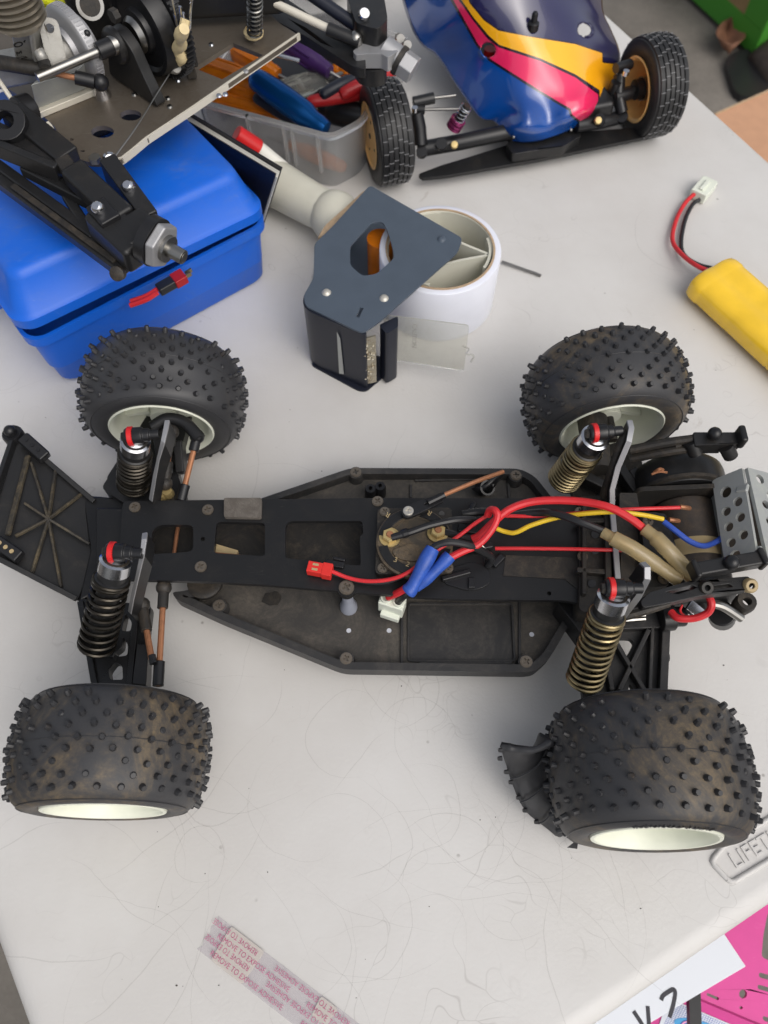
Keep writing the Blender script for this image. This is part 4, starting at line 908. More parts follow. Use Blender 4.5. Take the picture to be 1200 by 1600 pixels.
# ---- shock absorbers
def shock(e, lo, spring, r=.82, towards=(0, 1, 0), body_frac=.40, tower=None):
    e, lo = Vector(e), Vector(lo); d = (lo - e).normalized(); L = (lo - e).length; k = group_part('shock_absorber', truck)
    T = frame(e, d)
    g = G(); g.lathe([(.30, .30), (.62, .42), (.80, .50), (.80, 1.15), (.74, 1.2)], T, 28); obj('cap', g, M_['chrome'], k, ang=50)
    g = G(); g.lathe([(0, .34), (.66, .40), (.66, .52)], T, 20); obj('cap_seal', g, M_['dirty'], k)
    g = G(); g.lathe([(.74, 1.15), (.74, 1.6), (.84, 1.65), (.84, 1.95), (.74, 2.0), (.6, 2.1), (.6, L * .78)], T, 28); obj('body', g, M_['black'], k)
    g = G(); g.lathe([(.17, L * .7), (.17, L)], T, 10); obj('shaft', g, M_['steel'], k)
    g = G(); g.lathe([(.95 * r, L * .955), (1.05 * r, L * .965), (1.05 * r, L * .985), (.5 * r, L), (0, L)], T, 24); obj('spring_seat', g, M_['black'], k)
    g = G(); g.helix(e + d * 1.75, e + d * L * .965, r * .98, 13 if spring == 'gold' else 11, .098 if spring == 'gold' else .105, 7, 22, r * 1.06); obj('spring', g, M_[spring], k)
    tx = Vector(towards).normalized(); ef = frame(e + d * .0, tx)
    g = G(); g.lathe([(.0, -.56), (.40, -.56), (.46, -.46), (.46, .36), (.36, .42), (.36, .72), (.27, .78), (.27, 1.25), (0, 1.25)], ef, 22); obj('eyelet', g, M_['blackclean'], k, bevel=.04)
    g = G(); g.lathe([(.47, -.40), (.53, -.37), (.53, -.14), (.47, -.11)], ef, 26); obj('ring', g, M_['red'], k)
    g = G(); g.lathe([(.0, -.74), (.24, -.74), (.28, -.66), (.28, -.4)], ef, 6); obj('pivot_bolt', g, M_['dirty'], k)
    g = G(); g.tube([e + d * .1, e + d * .5], .34, 12, smooth=False); obj('neck', g, M_['blackclean'], k)
shock(P(184, 863, 9.6), P(150, 1012, 4.6), 'darkspring', .86, (1, -.05, 0))
shock(P(212, 681, 9.6), P(209, 757, 4.6), 'darkspring', .86, (1, .1, 0))
shock(P(963, 919, 9.8), P(912, 1066, 4.2), 'gold', .86, (1, .0, .0))
shock(P(936, 676, 9.8), P(880, 750, 4.4), 'gold', .86, (1, .1, 0))

# ---- shock towers
def tower(pts, x0, th, m, name, holes=()):
    F = Matrix(((0, 0, 1, x0), (1, 0, 0, 0), (0, 1, 0, 0), (0, 0, 0, 1)))      # local (y, z, x)
    g = G(); g.prism(roundpoly(pts, .3, 3), 0, th, holes, F); return obj(name, g, M_[m], truck, bevel=.04)
def yz(x, y, xw):      # where the ray through a pixel meets the plane x = xw
    d = P(x, y, 0) - Vector((0, 0, CAM_H)); t = xw / d.x; q = Vector((0, 0, CAM_H)) + d * t; return (q.y, q.z)
# front: silver vertical plate, arms rising to either side
xf = -12.35
ft = [P(258, 655, 9.8), P(235, 780, 6.0), P(222, 832, 9.6), P(203, 955, 4.3)]
g = G(); tf = (ft[0] - ft[1]).normalized()
def strip(pts, w, h, name, m):
    g = G(); R_ = []
    for i, p in enumerate(pts):
        t = (pts[min(i + 1, len(pts) - 1)] - pts[max(i - 1, 0)]); t.z = 0; t.normalize(); q = Vector((t.y, -t.x, 0)) * w / 2
        R_.append([p - q, p + q, p + q - Vector((0, 0, h)), p - q - Vector((0, 0, h))])
    g.loft([[a, b, b - Vector((0, 0, .16)), a - Vector((0, 0, .16))] for a, b, c, d in R_]); o = obj(name, g, M_[m], truck, bevel=.03)
    g = G(); dz = Vector((0, 0, .161)); g.loft([[a.lerp(b, .06) - dz, b.lerp(a, .06) - dz, c.lerp(d, .06), d.lerp(c, .06)] for a, b, c, d in R_]); obj('tower_web', g, M_['black'], o)
strip([P(261, 656, 9.7), P(259, 668, 9.8), P(254, 690, 9.6), P(247, 715, 8.4), P(241, 745, 7.0), P(235, 781, 5.6)], .26, 1.5, 'shock_tower', 'alu')
strip([P(226, 832, 9.6), P(225, 842, 9.9), P(222, 865, 9.7), P(214, 900, 8.0), P(206, 935, 6.4), P(202, 957, 5.4)], .26, 1.5, 'shock_tower', 'alu')
# rear: dark faced aluminium plate with bright edges
strip([P(984, 656, 10.2), P(987, 668, 10.3), P(983, 690, 10.0), P(966, 730, 8.6), P(957, 765, 7.4), P(957, 795, 6.6), P(962, 850, 6.4), P(966, 905, 6.4), P(962, 925, 6.4)], .30, 2.4, 'rear_shock_tower', 'alu')
strip([P(1004, 878, 10.0), P(1012, 886, 10.3), P(1012, 905, 10.1), P(998, 932, 8.8), P(975, 962, 7.0), P(965, 972, 6.4)], .30, 2.0, 'rear_shock_tower', 'alu')
g = G(); g.add(P3([(985, 662, 9.9), (966, 685, 9.6), (950, 730, 8.0), (936, 775, 6.6), (955, 790, 6.4), (955, 765, 7.0), (964, 730, 8.2), (980, 692, 9.6)]), [(0, 1, 2, 3, 4, 5, 6, 7)])
o = obj('tower_face', g, M_['dirty'], truck); s_ = o.modifiers.new('t', 'SOLIDIFY'); s_.thickness = .0018

# ---- front bulkhead, bumper, arms, links
bum_px = [(20, 678, 5.2), (44, 690, 5.0), (64, 712, 4.6), (150, 783, 3.4), (152, 860, 3.2), (122, 938, 3.2), (60, 905, 3.8), (-12, 868, 4.6), (-16, 790, 5.2), (6, 720, 5.3)]
bp = P3(bum_px); bc = sum(bp, Vector()) / len(bp)
g = G(); g.loft([bp, [p - Vector((0, 0, .3)) for p in bp]]); bumper = obj('front_bumper', g, M_['black'], truck, bevel=.06)
ctr = P(76, 811, 4.55)
def ribb(a, b, w=.15, h=.2, m='black'):
    g = G(); g.bar(a, b, w, h, (-.25, 0, 1)); return obj('bumper_rib', g, M_[m], bumper, bevel=.04)
DR = 'ribdust'; M_[DR] = mat('dusty_rib', srgb(44, 42, 40), .6, dust=(srgb(128, 114, 86), 40, .38, .70, .75))
for x, y, z in ((49, 722, 4.9), (87, 735, 4.4), (130, 770, 3.6), (140, 850, 3.5), (96, 918, 3.6), (50, 895, 4.0), (24, 838, 4.6), (38, 786, 4.8)): ribb(ctr, P(x, y, z + .1), m=DR)
ribb(P(44, 712, 5.05), P(12, 836, 5.0), .3, m=DR)
ribb(P(66, 714, 4.75), P(148, 784, 3.6), .3, .4); ribb(P(-8, 870, 4.8), P(120, 936, 3.5), .3, .4); ribb(P(20, 690, 5.4), P(-14, 790, 5.4), .3, .4)
for a, b in (((36, 684, 5.6), (72, 716, 5.1)), ((-6, 846, 5.2), (32, 872, 4.8))):
    g = G(); g.bar(P(*a), P(*b), .75, .7); blk = obj('mount_strip', g, M_['blackclean'], bumper, bevel=.12)
    for t in (.25, .5, .75):
        p = P(*a).lerp(P(*b), t); gg = G(); gg.cyl(p + Vector((0, 0, .36)), p + Vector((0, 0, .39)), .13, n=10); obj('peg_hole', gg, M_['label' if b[0] < 40 else 'wireblack'], blk)
p = P(16, 674, 5.7); g = G(); g.lathe([(.62, -1.2), (.62, -.3), (.55, -.15), (0, -.15)], Matrix.Translation(p), 20); obj('bumper_boss', g, M_['blackclean'], bumper)
g = G(); g.ball(p + Vector((0, 0, .05)), .36, 14, 8); obj('ball_knob', g, M_['blackclean'], bumper)
# bulkhead blocks
g = G(); g.prism(PP([(128, 772), (196, 778), (186, 908), (122, 940), (140, 860)], 3.6), 1.6, 3.6); g = g; obj('front_bulkhead', g, M_['plate'], truck, bevel=.15)
g = G(); g.prism(PP([(150, 792), (195, 792), (184, 896), (150, 896)], 4.7), 3.4, 4.7); obj('bulkhead_cap', g, M_['plate'], truck, bevel=.15)
g = G(); g.prism(roundpoly(PP([(158, 762), (200, 700), (262, 690), (290, 780), (200, 790)], 4.2), .3, 3), 2.2, 4.2, [PP([(195, 755), (212, 752), (212, 766), (196, 768)], 4.2)]); obj('far_arm_mount', g, M_['black'], truck, bevel=.15)
g = G(); g.prism(roundpoly(PP([(165, 748), (235, 640), (300, 640), (262, 775), (200, 790)], 3.0), .3, 3), 2.2, 3.0); obj('far_front_arm', g, M_['black'], truck, bevel=.1)
arm = roundpoly(PP([(122, 935), (236, 945), (230, 1000), (222, 1085), (146, 1085), (136, 1010)], 3.6), .25, 2)
ah = [roundpoly(PP(q, 3.6), .15, 3) for q in ([(196, 958), (206, 972), (204, 986), (190, 986)], [(192, 994), (200, 1008), (199, 1024), (184, 1026), (178, 1020), (190, 1012)], [(180, 1034), (191, 1040), (192, 1062), (172, 1062), (169, 1048)])]
g = G(); g.prism(arm, 2.9, 3.6, ah); fa_ = obj('front_arm', g, M_['plate'], truck, bevel=.08)
for a, b in (((126, 940), (150, 1080)), ((214, 950), (202, 1080)), ((130, 1012), (180, 1024))):
    g = G(); g.bar(P(*a, 3.7), P(*b, 3.7), .34, .3); obj('arm_rib', g, M_['plate'], fa_, bevel=.06)
g = G(); g.prism(PP([(214, 1005), (232, 1005), (228, 1072), (206, 1070)], 4.4), 3.4, 4.4); obj('arm_end_block', g, M_['plate'], truck, bevel=.1)
def link(pts, ends, m='copper', r=.17):
    q = P3(pts); k = group_part('tie_rod', truck); d = (q[-1] - q[0]).normalized(); L = (q[-1] - q[0]).length
    g = G(); g.tube([q[0], q[-1]], r, 10, smooth=False); obj('rod', g, M_[m], k)
    for e, (ln, mm, ball) in zip((0, -1), ends):
        if not ln: continue
        s = 1 if e == 0 else -1
        g = G(); g.tube([q[e], q[e] + d * s * ln], .30, 12, smooth=False)
        if ball: g.ball(q[e], .44, 14, 8)
        obj('rod_end', g, M_[mm], k, bevel=.04)
link([(256, 918, 4.6), (247, 1072, 4.4)], ((1.2, 'dirty', True), (1.3, 'blackclean', False)))
link([(222, 945, 4.6), (237, 1030, 4.8)], ((1.6, 'dirty', True), (0, '', False)))
g = G(); q0_, q1_ = P(237, 1024, 4.8), P(240, 1037, 4.8); g.tube([q0_, q1_], .2, 10, smooth=False); obj('rod_tip', g, M_['blackclean'], truck)
link([(308, 682, 6.2), (283, 782, 5.0)], ((.9, 'blackclean', True), (.95, 'blackclean', False)))
link([(268, 675, 6.6), (258, 755, 5.0)], ((.8, 'dirty', True), (1.3, 'dirty', True)))
# far front steering knuckle
g = G(); g.tube(P3([(238, 668, 6.4), (262, 655, 6.6), (290, 662, 6.5), (312, 686, 6.3)]), .38, 12); obj('steering_knuckle', g, M_['black'], truck)
g = G(); g.bar(P(250, 660, 6.0), P(262, 740, 4.0), .9, 1.0); obj('knuckle_carrier', g, M_['black'], truck, bevel=.1)
g = G(); g.bar(P(280, 690, 4.6), P(284, 740, 3.8), .55, 1.2); obj('caster_block', g, M_['black'], truck, bevel=.1)
for x, y, z in ((262, 770, 4.4), (252, 775, 4.3)):
    g = G(); g.lathe([(0, .3), (.3, .3), (.36, 0), (.36, -.5)], Matrix.Translation(P(x, y, z)), 14); obj('pivot_stud', g, M_['brass'], truck)
g = G(); p = P(322, 914, 2.6); g.lathe([(.9, 0), (1.0, .2), (1.0, .45), (.8, .55), (.45, .5), (0, .5)], Matrix.Translation(p), 24); obj('steering_post', g, M_['dirty'], truck)

for x, y, z in ((906, 800, 5.65), (945, 800, 5.65), (910, 870, 5.65), (935, 948, 5.65), (1012, 815, 6.75), (1045, 860, 6.75), (975, 845, 6.05), (1036, 905, 6.05)): screw(P(x, y, z), truck, .8)
for a, b, w in (((900, 815, 5.8), (958, 815, 5.8), .3), ((912, 786, 5.8), (912, 930, 5.8), .25), ((948, 786, 5.9), (950, 930, 5.9), .35), ((900, 892, 5.8), (955, 896, 5.8), .3)):
    g = G(); g.bar(P(*a), P(*b), w, .45); obj('bulkhead_rib', g, M_['dirty'], truck, bevel=.06)
for x, y in ((930, 835), (930, 860), (925, 912)):
    g = G(); g.cyl(P(x, y, 5.55), P(x, y, 5.75), .22, n=14); obj('mount_hole', g, M_['wireblack'], truck)
# clips and lugs scattered along the top plate beside the controller
for a, b, w, h in (((715, 826, 5.6), (745, 830, 5.6), .5, .45), ((722, 860, 5.5), (770, 852, 5.5), .35, .3), ((742, 786, 5.5), (728, 812, 5.5), .25, .35), ((690, 905, 5.4), (735, 893, 5.4), .3, .3), ((770, 884, 5.35), (786, 868, 5.35), .4, .25), ((538, 884, 5.3), (508, 879, 5.3), .4, .22), ((540, 876, 5.35), (520, 872, 5.35), .2, .2)):
    g = G(); g.bar(P(*a), P(*b), w, h); obj('wire_clip', g, M_['blackclean'], plate, bevel=.08)

# ---- rear end: gearbox, motor, gear cover, arms
g = G(); g.prism(roundpoly(PP([(905, 775), (960, 775), (962, 962), (905, 955)], 5.6), .3, 3), 1.8, 5.6); obj('rear_bulkhead', g, M_['dirty'], truck, bevel=.2)
g = G(); g.prism(roundpoly(PP([(960, 800), (1030, 800), (1046, 915), (962, 925)], 6.0), .2, 3), 2.0, 6.0); obj('gearbox', g, M_['dirty'], truck, bevel=.2)
g = G(); g.prism(roundpoly(PP([(968, 770), (995, 770), (1000, 800), (968, 800)], 6.3), .1, 3), 4.8, 6.3); g.prism(roundpoly(PP([(970, 865), (992, 868), (992, 912), (970, 912)], 6.3), .1, 3), 4.8, 6.3); obj('tower_mount', g, M_['dirty'], truck, bevel=.08, kind='stuff')
g = G(); g.prism(roundpoly(PP([(1000, 800), (1040, 802), (1062, 870), (1010, 900)], 6.7), .2, 3), 5.8, 6.7); obj('gearbox_lid', g, M_['black'], truck, bevel=.15)
gc0, gc1 = P(1058, 735, 4.4), P(1058, 778, 4.6)
axm = (gc1 - gc0); axm.z = 0; axm.normalize()
g = G(); T = frame((gc0.x, gc0.y, 4.0), (0, -1, 0)); g.lathe([(0, -.1), (2.4, -.1), (2.62, .15), (2.7, .5), (2.7, 1.7), (2.55, 1.85), (0, 1.85)], T, 44); obj('gear_cover', g, M_['black'], truck, ang=40)
g = G(); g.lathe([(2.72, 1.5), (2.86, 1.55), (2.86, 1.75), (2.6, 1.8)], T, 44); obj('cover_lip', g, M_['dirty'], truck)
g = G(); T2 = frame((gc0.x, gc0.y - 2.0, 4.0), (0, -1, 0)); g.prism(roundpoly([(-3.2, -2.4), (2.7, -2.4), (2.7, 2.2), (1.6, 2.45), (-3.2, 2.0)], .5, 3), 0, .28, (), frame((gc0.x, gc0.y - 2.0, 4.0), (0, -1, 0), (1, 0, 0))); obj('motor_plate', g, M_['dirty'], truck, bevel=.05)
mc = Vector((P(1085, 830, 4.8).x, gc0.y - 2.3, 3.8)); T = frame(mc, (0, -1, 0))
g = G(); g.lathe([(0, 0), (1.75, 0), (1.85, .1), (1.85, 4.3), (1.75, 4.4), (0, 4.4)], T, 40); obj('motor_can', g, M_['motor'], truck, ang=40)
g = G(); g.lathe([(1.87, 2.6), (1.88, 2.62), (1.88, 3.6), (1.87, 3.62)], T, 40); obj('motor_label', g, M_['label'], truck)
g = G(); g.lathe([(0, 4.4), (1.8, 4.4), (1.88, 4.5), (1.88, 5.7), (1.5, 6.0), (.6, 6.1), (.5, 6.5), (0, 6.5)], T, 40); obj('motor_endbell', g, M_['black'], truck, ang=40)
for x, y, z in ((1062, 792, 7.2), (1045, 812, 6.9)):
    g = G(); g.tube(P3([(x, y, z), (x + 8, y + 1, z - .1), (x + 15, y + 2, z - .6)]), .13, 8); obj('solder_joint', g, M_['copper'], truck)
g = G(); g.tube(P3([(1022, 738, 6.6), (1030, 733, 6.9), (1036, 734, 6.7)]), .09, 6); g.tube(P3([(1018, 741, 6.6), (1030, 737, 6.7), (1042, 738, 6.6)]), .07, 6); obj('frayed_wire_end', g, M_['copper'], truck, kind='stuff')
# perforated heat sink: two plates meeting at an edge, with folded tabs
def holed(p0, px, py, fr, name, th=.22):
    p0, px, py = P(*p0), P(*px), P(*py); ex = (px - p0); ey = (py - p0); lx_, ly_ = ex.length, ey.length; ex.normalize(); nz = ex.cross(ey).normalized(); ey = nz.cross(ex)
    F = Matrix((ex, ey, nz)).transposed().to_4x4(); F.translation = p0
    hs_ = [circ(u * lx_, v * ly_, r, 18) for u, v, r in fr]
    g = G(); g.prism(roundpoly([(0, 0), (lx_, 0), (lx_, ly_), (0, ly_)], .06, 2), -th, 0, hs_, F); return obj(name, g, M_['heatsink'], sink, bevel=.03), F
sink = group_part('heatsink', truck)
lh = [(.36, .13, .0)] ; 
left_h = [(.38, .20, .33), (.30, .42, .27), (.30, .60, .27), (.30, .78, .27), (.36, .93, .30), (.70, .36, .27), (.70, .54, .27), (.70, .74, .27)]
holed((1116, 752, 6.2), (1163, 733, 7.7), (1138, 884, 6.2), left_h, 'sink_face')
right_h = [(.22, .10, .28), (.55, .12, .28), (.86, .16, .28), (.36, .27, .26), (.70, .30, .26), (.22, .38, .26), (.52, .46, .26), (.84, .48, .26), (.22, .56, .26), (.38, .62, .26), (.68, .64, .26), (.24, .76, .26), (.54, .80, .26), (.84, .84, .26), (.36, .92, .24)]
holed((1163, 733, 7.7), (1236, 752, 6.3), (1188, 878, 7.7), right_h, 'sink_face')
g = G(); a, b = P(1118, 756, 6.0), P(1138, 882, 6.0); g.loft([[a, b, b - Vector((0, 0, 2.4)), a - Vector((0, 0, 2.4))], [q + Vector((.14, 0, 0)) for q in (a, b, b - Vector((0, 0, 2.4)), a - Vector((0, 0, 2.4)))]]); obj('sink_wall', g, M_['heatsink'], sink)
g = G(); g.loft([[P(x, y, zz) for x, y in ((1124, 775), (1172, 752), (1205, 790), (1215, 880), (1145, 878))] for zz in (1.6, 5.0)]); obj('motor_can_end', g, M_['motor'], sink)
for x, y in ((1160, 764), (1181, 862)):
    g = G(); g.bar(P(x - 8, y + 1, 7.35), P(x + 9, y - 2, 7.85), .5, .26); obj('sink_tab', g, M_['heatsink'], sink, bevel=.07)
# wing mounts above the rear: far and near
def wing_mount(o, near):
    k = group_part('wing_mount', truck); z = 8.2
    px = lambda q, zz=z: P(q[0] + o[0], q[1] + o[1], zz)
    g = G(); g.prism(roundpoly([px(q).xy for q in ((1083, 675), (1160, 675), (1160, 693), (1086, 696))], .1, 2), z - .7, z); obj('mount_bar', g, M_['black'], k, bevel=.12)
    g = G(); g.bar(px((1151, 684)) + Vector((0, 0, .1)), px((1162, 684)) + Vector((0, 0, .1)), 1.05, .95); obj('bar_end', g, M_['black'], k, bevel=.15)
    g = G(); g.ball(px((1113, 683)) + Vector((0, 0, .35)), .38, 16, 10); obj('ball_knob', g, M_['blackclean'], k)
    for q in (((1079, 690), (1087, 709)), ((1134, 697), (1142, 713))):
        g = G(); g.cyl(px(q[0], z - .3), px(q[1], z - .9), .42, .40, 16); g.cyl(px(q[1], z - .9), px(q[1], z - .9) + Vector((0, -.1, .02)), .2, n=10); obj('mount_boss', g, M_['black'], k)
    g = G(); g.prism(roundpoly([px(q, z - .7).xy for q in ((1086, 695), (1132, 695), (1126, 704), (1100, 704))], .1, 2), z - 1.0, z - .7); obj('mount_web', g, M_['black'], k)
    a = [px((1084, 686), z - .3), px((1040, 692), z - .8), px((985, 703), z - 1.6)]; b = [px((1084, 700), z - .7), px((1040, 706), z - 1.2), px((985, 717), z - 2.2)]
    g = G(); g.tube(a, .26, 10); obj('strut', g, M_['dirty'], k); g = G(); g.tube(b, .26, 10); obj('strut', g, M_['dirty'], k)
    g = G(); g.bar(a[0] * .5 + a[1] * .5, b[0] * .4 + b[1] * .6, .3, .3); obj('strut_brace', g, M_['dirty'], k)
wing_mount((0, 0), False)
k = group_part('wing_mount', truck)
zn = 8.2
g = G(); g.bar(P(1082, 893, zn), P(1193, 873, zn), .75, .75); obj('mount_bar', g, M_['black'], k, bevel=.12)
for x, y in ((1084, 892), (1188, 873)):
    g = G(); g.bar(P(x - 4, y + 1, zn + .1), P(x + 5, y - 1, zn + .1), 1.0, .95); obj('bar_end', g, M_['black'], k, bevel=.15)
g = G(); g.ball(P(1143, 879, zn + .5), .40, 16, 10); obj('ball_knob', g, M_['blackclean'], k)
arm_n = roundpoly(PP([(1000, 940), (1015, 925), (1075, 908), (1170, 900), (1180, 912), (1165, 922), (1100, 930), (1045, 942), (1005, 950)], 7.6), .15, 2)
ahn = [roundpoly(PP(q, 7.6), .08, 2) for q in ([(1040, 925), (1082, 914), (1090, 918), (1060, 928)], [(1110, 916), (1140, 912), (1146, 917), (1112, 922)])]
g = G(); g.prism(arm_n, 7.0, 7.6, ahn); obj('mount_arm', g, M_['black'], k, bevel=.1)
for x, y, m in ((1103, 918, 'dirty'), (1172, 915, 'label')):
    g = G(); g.lathe([(.14, .16), (.16, .22), (.3, .22), (.38, .1), (.38, -.5)], frame(P(x, y, 7.6), (.0, -.5, 1)), 18); obj('mount_boss', g, M_[m], k)
for y0_, y1_ in ((934, 930), (950, 946)):
    g = G(); g.tube(P3([(968, y0_ + 16, 6.6), (1010, y0_ + 4, 7.0), (1045, y1_ - 4, 7.2)]), .22, 8); obj('strut', g, M_['dirty'], k)
# rear near arm with X bracing
ra = roundpoly(PP([(902, 990), (940, 962), (1046, 958), (1040, 1095), (912, 1100)], 3.4), .2, 3)
rh = [roundpoly(PP(q, 3.4), .12, 3) for q in ([(963, 1004), (968, 997), (986, 997), (992, 1004), (980, 1027), (970, 1025)], [(985, 1067), (979, 1088), (996, 1088)])]
g = G(); g.prism(ra, 2.9, 3.3, rh); rarm = obj('rear_arm', g, M_['tray'], truck, bevel=.06)
for a, b, w in (((958, 1000), (1005, 1080), .26), ((1012, 985), (966, 1080), .26), ((1040, 965), (1034, 1090), .45), ((1018, 975), (1013, 1090), .2), ((940, 1000), (955, 1080), .26), ((935, 975), (1045, 970), .9), ((915, 1060), (935, 1090), .3)):
    g = G(); g.bar(P(*a, 3.55), P(*b, 3.55), w, .55); obj('arm_rib', g, M_['tray'], rarm, bevel=.06)
g = G(); g.cyl(P(1030, 966, 4.0), P(1052, 964, 4.0), .75, n=20); g.cyl(P(1052, 964, 4.0), P(1070, 963, 4.0), .55, n=18); obj('arm_hinge', g, M_['black'], rarm, bevel=.08)
g = G(); g.cyl(P(1038, 1026, 3.4), P(1044, 1026, 3.4), .28, n=12); obj('hinge_screw', g, M_['black'], rarm)
for y in (961, 967):
    g = G(); g.tube(P3([(968, y + 3, 4.6), (1008, y, 4.6)]), .13, 8, smooth=False); obj('hinge_pin', g, M_['steel'], truck)
g = G(); g.prism(roundpoly(PP([(880, 718), (965, 690), (1000, 700), (1010, 765), (900, 790)], 3.2), .2, 3), 2.7, 3.2); obj('rear_arm', g, M_['dirty'], truck, bevel=.1)
for a, b in (((955, 715), (1000, 780)), ((985, 735), (1012, 775)), ((900, 740), (960, 770))):
    g = G(); g.bar(P(*a, 4.2), P(*b, 4.0), .6, .8); obj('arm_rib', g, M_['black'], truck, bevel=.1)
g = G(); g.cyl(P(925, 655, 5.0), P(925, 655, 5.0) + Vector((0, -3.5, -.2)), .9, .75, 20); obj('hub_carrier', g, M_['dirty'], truck)
g = G(); g.prism(roundpoly(PP([(870, 940), (910, 945), (915, 1000), (897, 975)], 4.0), .2, 2), 2.2, 4.0); obj('arm_mount', g, M_['black'], truck, bevel=.15)
# odds and ends behind the near rear arm
wire([(1048, 956, 5.2), (1060, 966, 5.4), (1085, 966, 5.6), (1105, 958, 5.9), (1112, 945, 6.3), (1108, 932, 6.4)], .2, 'wirered', 'brush_wire')
wire([(1066, 945, 5.6), (1063, 955, 5.3), (1070, 963, 5.0)], .06, 'wirered', 'brush_lead', n=6)
g = G(); g.cyl(P(1128, 958, 4.2), P(1128, 966, 3.0), .72, .72, 20); obj('brush_hood', g, M_['black'], truck, bevel=.1)
g = G(); g.tube(P3([(1108, 942, 6.0), (1130, 948, 5.8), (1158, 966, 5.2)]), .24, 10); obj('brush_arm', g, M_['steel'], truck)
g = G(); p = P(1163, 943, 5.4); g.lathe([(.2, .3), (.25, .4), (.5, .4), (.56, .1), (.5, -.6)], Matrix.Translation(p), 16); obj('brush_cap', g, M_['dirty'], truck)
g = G(); g.bar(P(1075, 945, 4.8), P(1096, 962, 4.6), .7, .3); obj('brush_plate', g, M_['chrome'], truck, bevel=.05)
# ================================================================ the painted buggy
buggy = thing('radio_controlled_buggy', 'buggy with glossy blue body shell striped pink and yellow on ribbed front tyres', 'model buggy', (11.1, 57, 0))
be1 = Vector((.967, .255, 0)); be2 = Vector((-.255, .967, 0))
stations = [
 [(802, 221, 2.2), (816, 223, 2.3), (840, 221, 2.4), (866, 213, 2.5), (892, 203, 2.5), (914, 192, 2.4), (933, 180, 2.3), (947, 161, 2.2)],
 [(786, 207, 2.8), (803, 203, 3.8), (828, 201, 4.2), (858, 197, 3.7), (886, 188, 4.2), (912, 176, 4.4), (936, 165, 3.6), (949, 150, 2.8)],
 [(772, 190, 3.0), (798, 178, 4.3), (824, 176, 5.0), (856, 174, 4.5), (886, 164, 5.1), (913, 153, 5.2), (938, 146, 4.2), (953, 138, 3.0)],
 [(748, 182, 3.0), (782, 152, 4.7), (812, 146, 5.5), (846, 140, 5.7), (882, 134, 5.8), (916, 127, 5.4), (944, 120, 4.3), (962, 120, 3.2)],
 [(716, 138, 3.4), (762, 112, 5.5), (797, 94, 6.8), (832, 87, 7.3), (868, 86, 7.1), (906, 86, 6.5), (941, 86, 5.2), (969, 92, 3.8)],
 [(684, 90, 4.0), (735, 70, 6.5), (775, 50, 8.1), (815, 43, 8.6), (860, 42, 8.3), (902, 48, 7.5), (939, 58, 6.1), (966, 72, 4.4)],
 [(655, 66, 4.5), (703, 30, 7.6), (748, 5, 9.6), (800, -5, 10.1), (850, -5, 9.7), (890, 0, 8.7), (926, 22, 7), (955, 46, 5)],
 [(634, 20, 5), (680, -30, 8.6), (736, -55, 11.2), (800, -62, 11.8), (850, -56, 11.2), (885, -42, 10), (915, -15, 8.2), (942, 12, 6)],
 [(610, -70, 5.5), (668, -108, 9), (730, -130, 12), (800, -136, 12.5), (850, -130, 12), (890, -112, 10.5), (920, -82, 8.6), (944, -50, 6)]]
_p = [catmull(P3(s), 10) for s in stations]
grid = [catmull([r[i] for r in _p], 10) for i in range(len(_p[0]))]            # grid[i][j]: i across, j front to back
stripe_pink = [(640, -200), (690, -60), (708, 0), (724, 28), (747, 69), (766, 92), (816, 124), (871, 158), (892, 170), (894, 179), (908, 190), (933, 176), (935, 148), (899, 121), (843, 95), (779, 74), (761, 60), (736, 28), (717, 0), (700, -60), (655, -200)]
stripe_yel = [(662, -200), (704, -60), (721, 0), (739, 26), (763, 55), (780, 70), (844, 91), (899, 116), (937, 141), (937, 153), (952, 164), (985, 130), (985, 103), (941, 98), (941, 83), (899, 69), (825, 57), (779, 48), (756, 32), (733, 4), (715, -60), (680, -200)]
navy_area = [(680, -200), (715, -60), (733, 4), (756, 32), (779, 48), (825, 57), (899, 69), (941, 83), (941, 98), (1000, 104), (1000, -200)]  # darker navy over the shell above the yellow stripe
def sdist(q, poly):
    x, y = q; d = 1e9; ins = False
    for i in range(len(poly)):
        ax_, ay = poly[i - 1]; bx_, by = poly[i]; ex, ey = bx_ - ax_, by - ay
        t = max(0, min(1, ((x - ax_) * ex + (y - ay) * ey) / (ex * ex + ey * ey))); d = min(d, math.hypot(x - ax_ - t * ex, y - ay - t * ey))
        if (ay > y) != (by > y) and x < ax_ + (y - ay) * ex / ey: ins = not ins
    return d if ins else -d
def shell_mat():
    k = NT('striped_shell_paint'); b = k.b
    def at(nm): 
        a = k.n('ShaderNodeAttribute'); a.attribute_name = nm; return a.outputs['Fac']
    f = lambda nm, s=0.0: k.ramp(at(nm), s - .5, s + .5)
    base = k.mix(k.ramp(k.noise(14, 2), .35, .65), srgb(0, 62, 138), srgb(2, 76, 160))
    c = k.mix(f('navy'), base, srgb(34, 32, 74))
    blk = k.math('MAXIMUM', f('pink', -4), f('yellow', -2)); blk = k.math('MULTIPLY', blk, f('top', 0)); c = k.mix(blk, c, srgb(22, 18, 34))
    c = k.mix(f('yellow'), c, k.mix(k.ramp(k.noise(9, 2), .3, .7), srgb(246, 168, 20), srgb(250, 190, 30))); c = k.mix(f('pink'), c, srgb(232, 40, 96))
    k.l(c, b.inputs['Base Color']); b.inputs['Roughness'].default_value = .22; b.inputs['Coat Weight'].default_value = 1; b.inputs['Coat Roughness'].default_value = .05; b.inputs['Metallic'].default_value = .0
    return k.m
ni, nj = len(grid), len(grid[0])
V = [grid[i][j] for i in range(ni) for j in range(nj)]
pix = [Q(v) for v in V]
hl = [((762, 79), 12.5), ((914, 47), 11.5)]
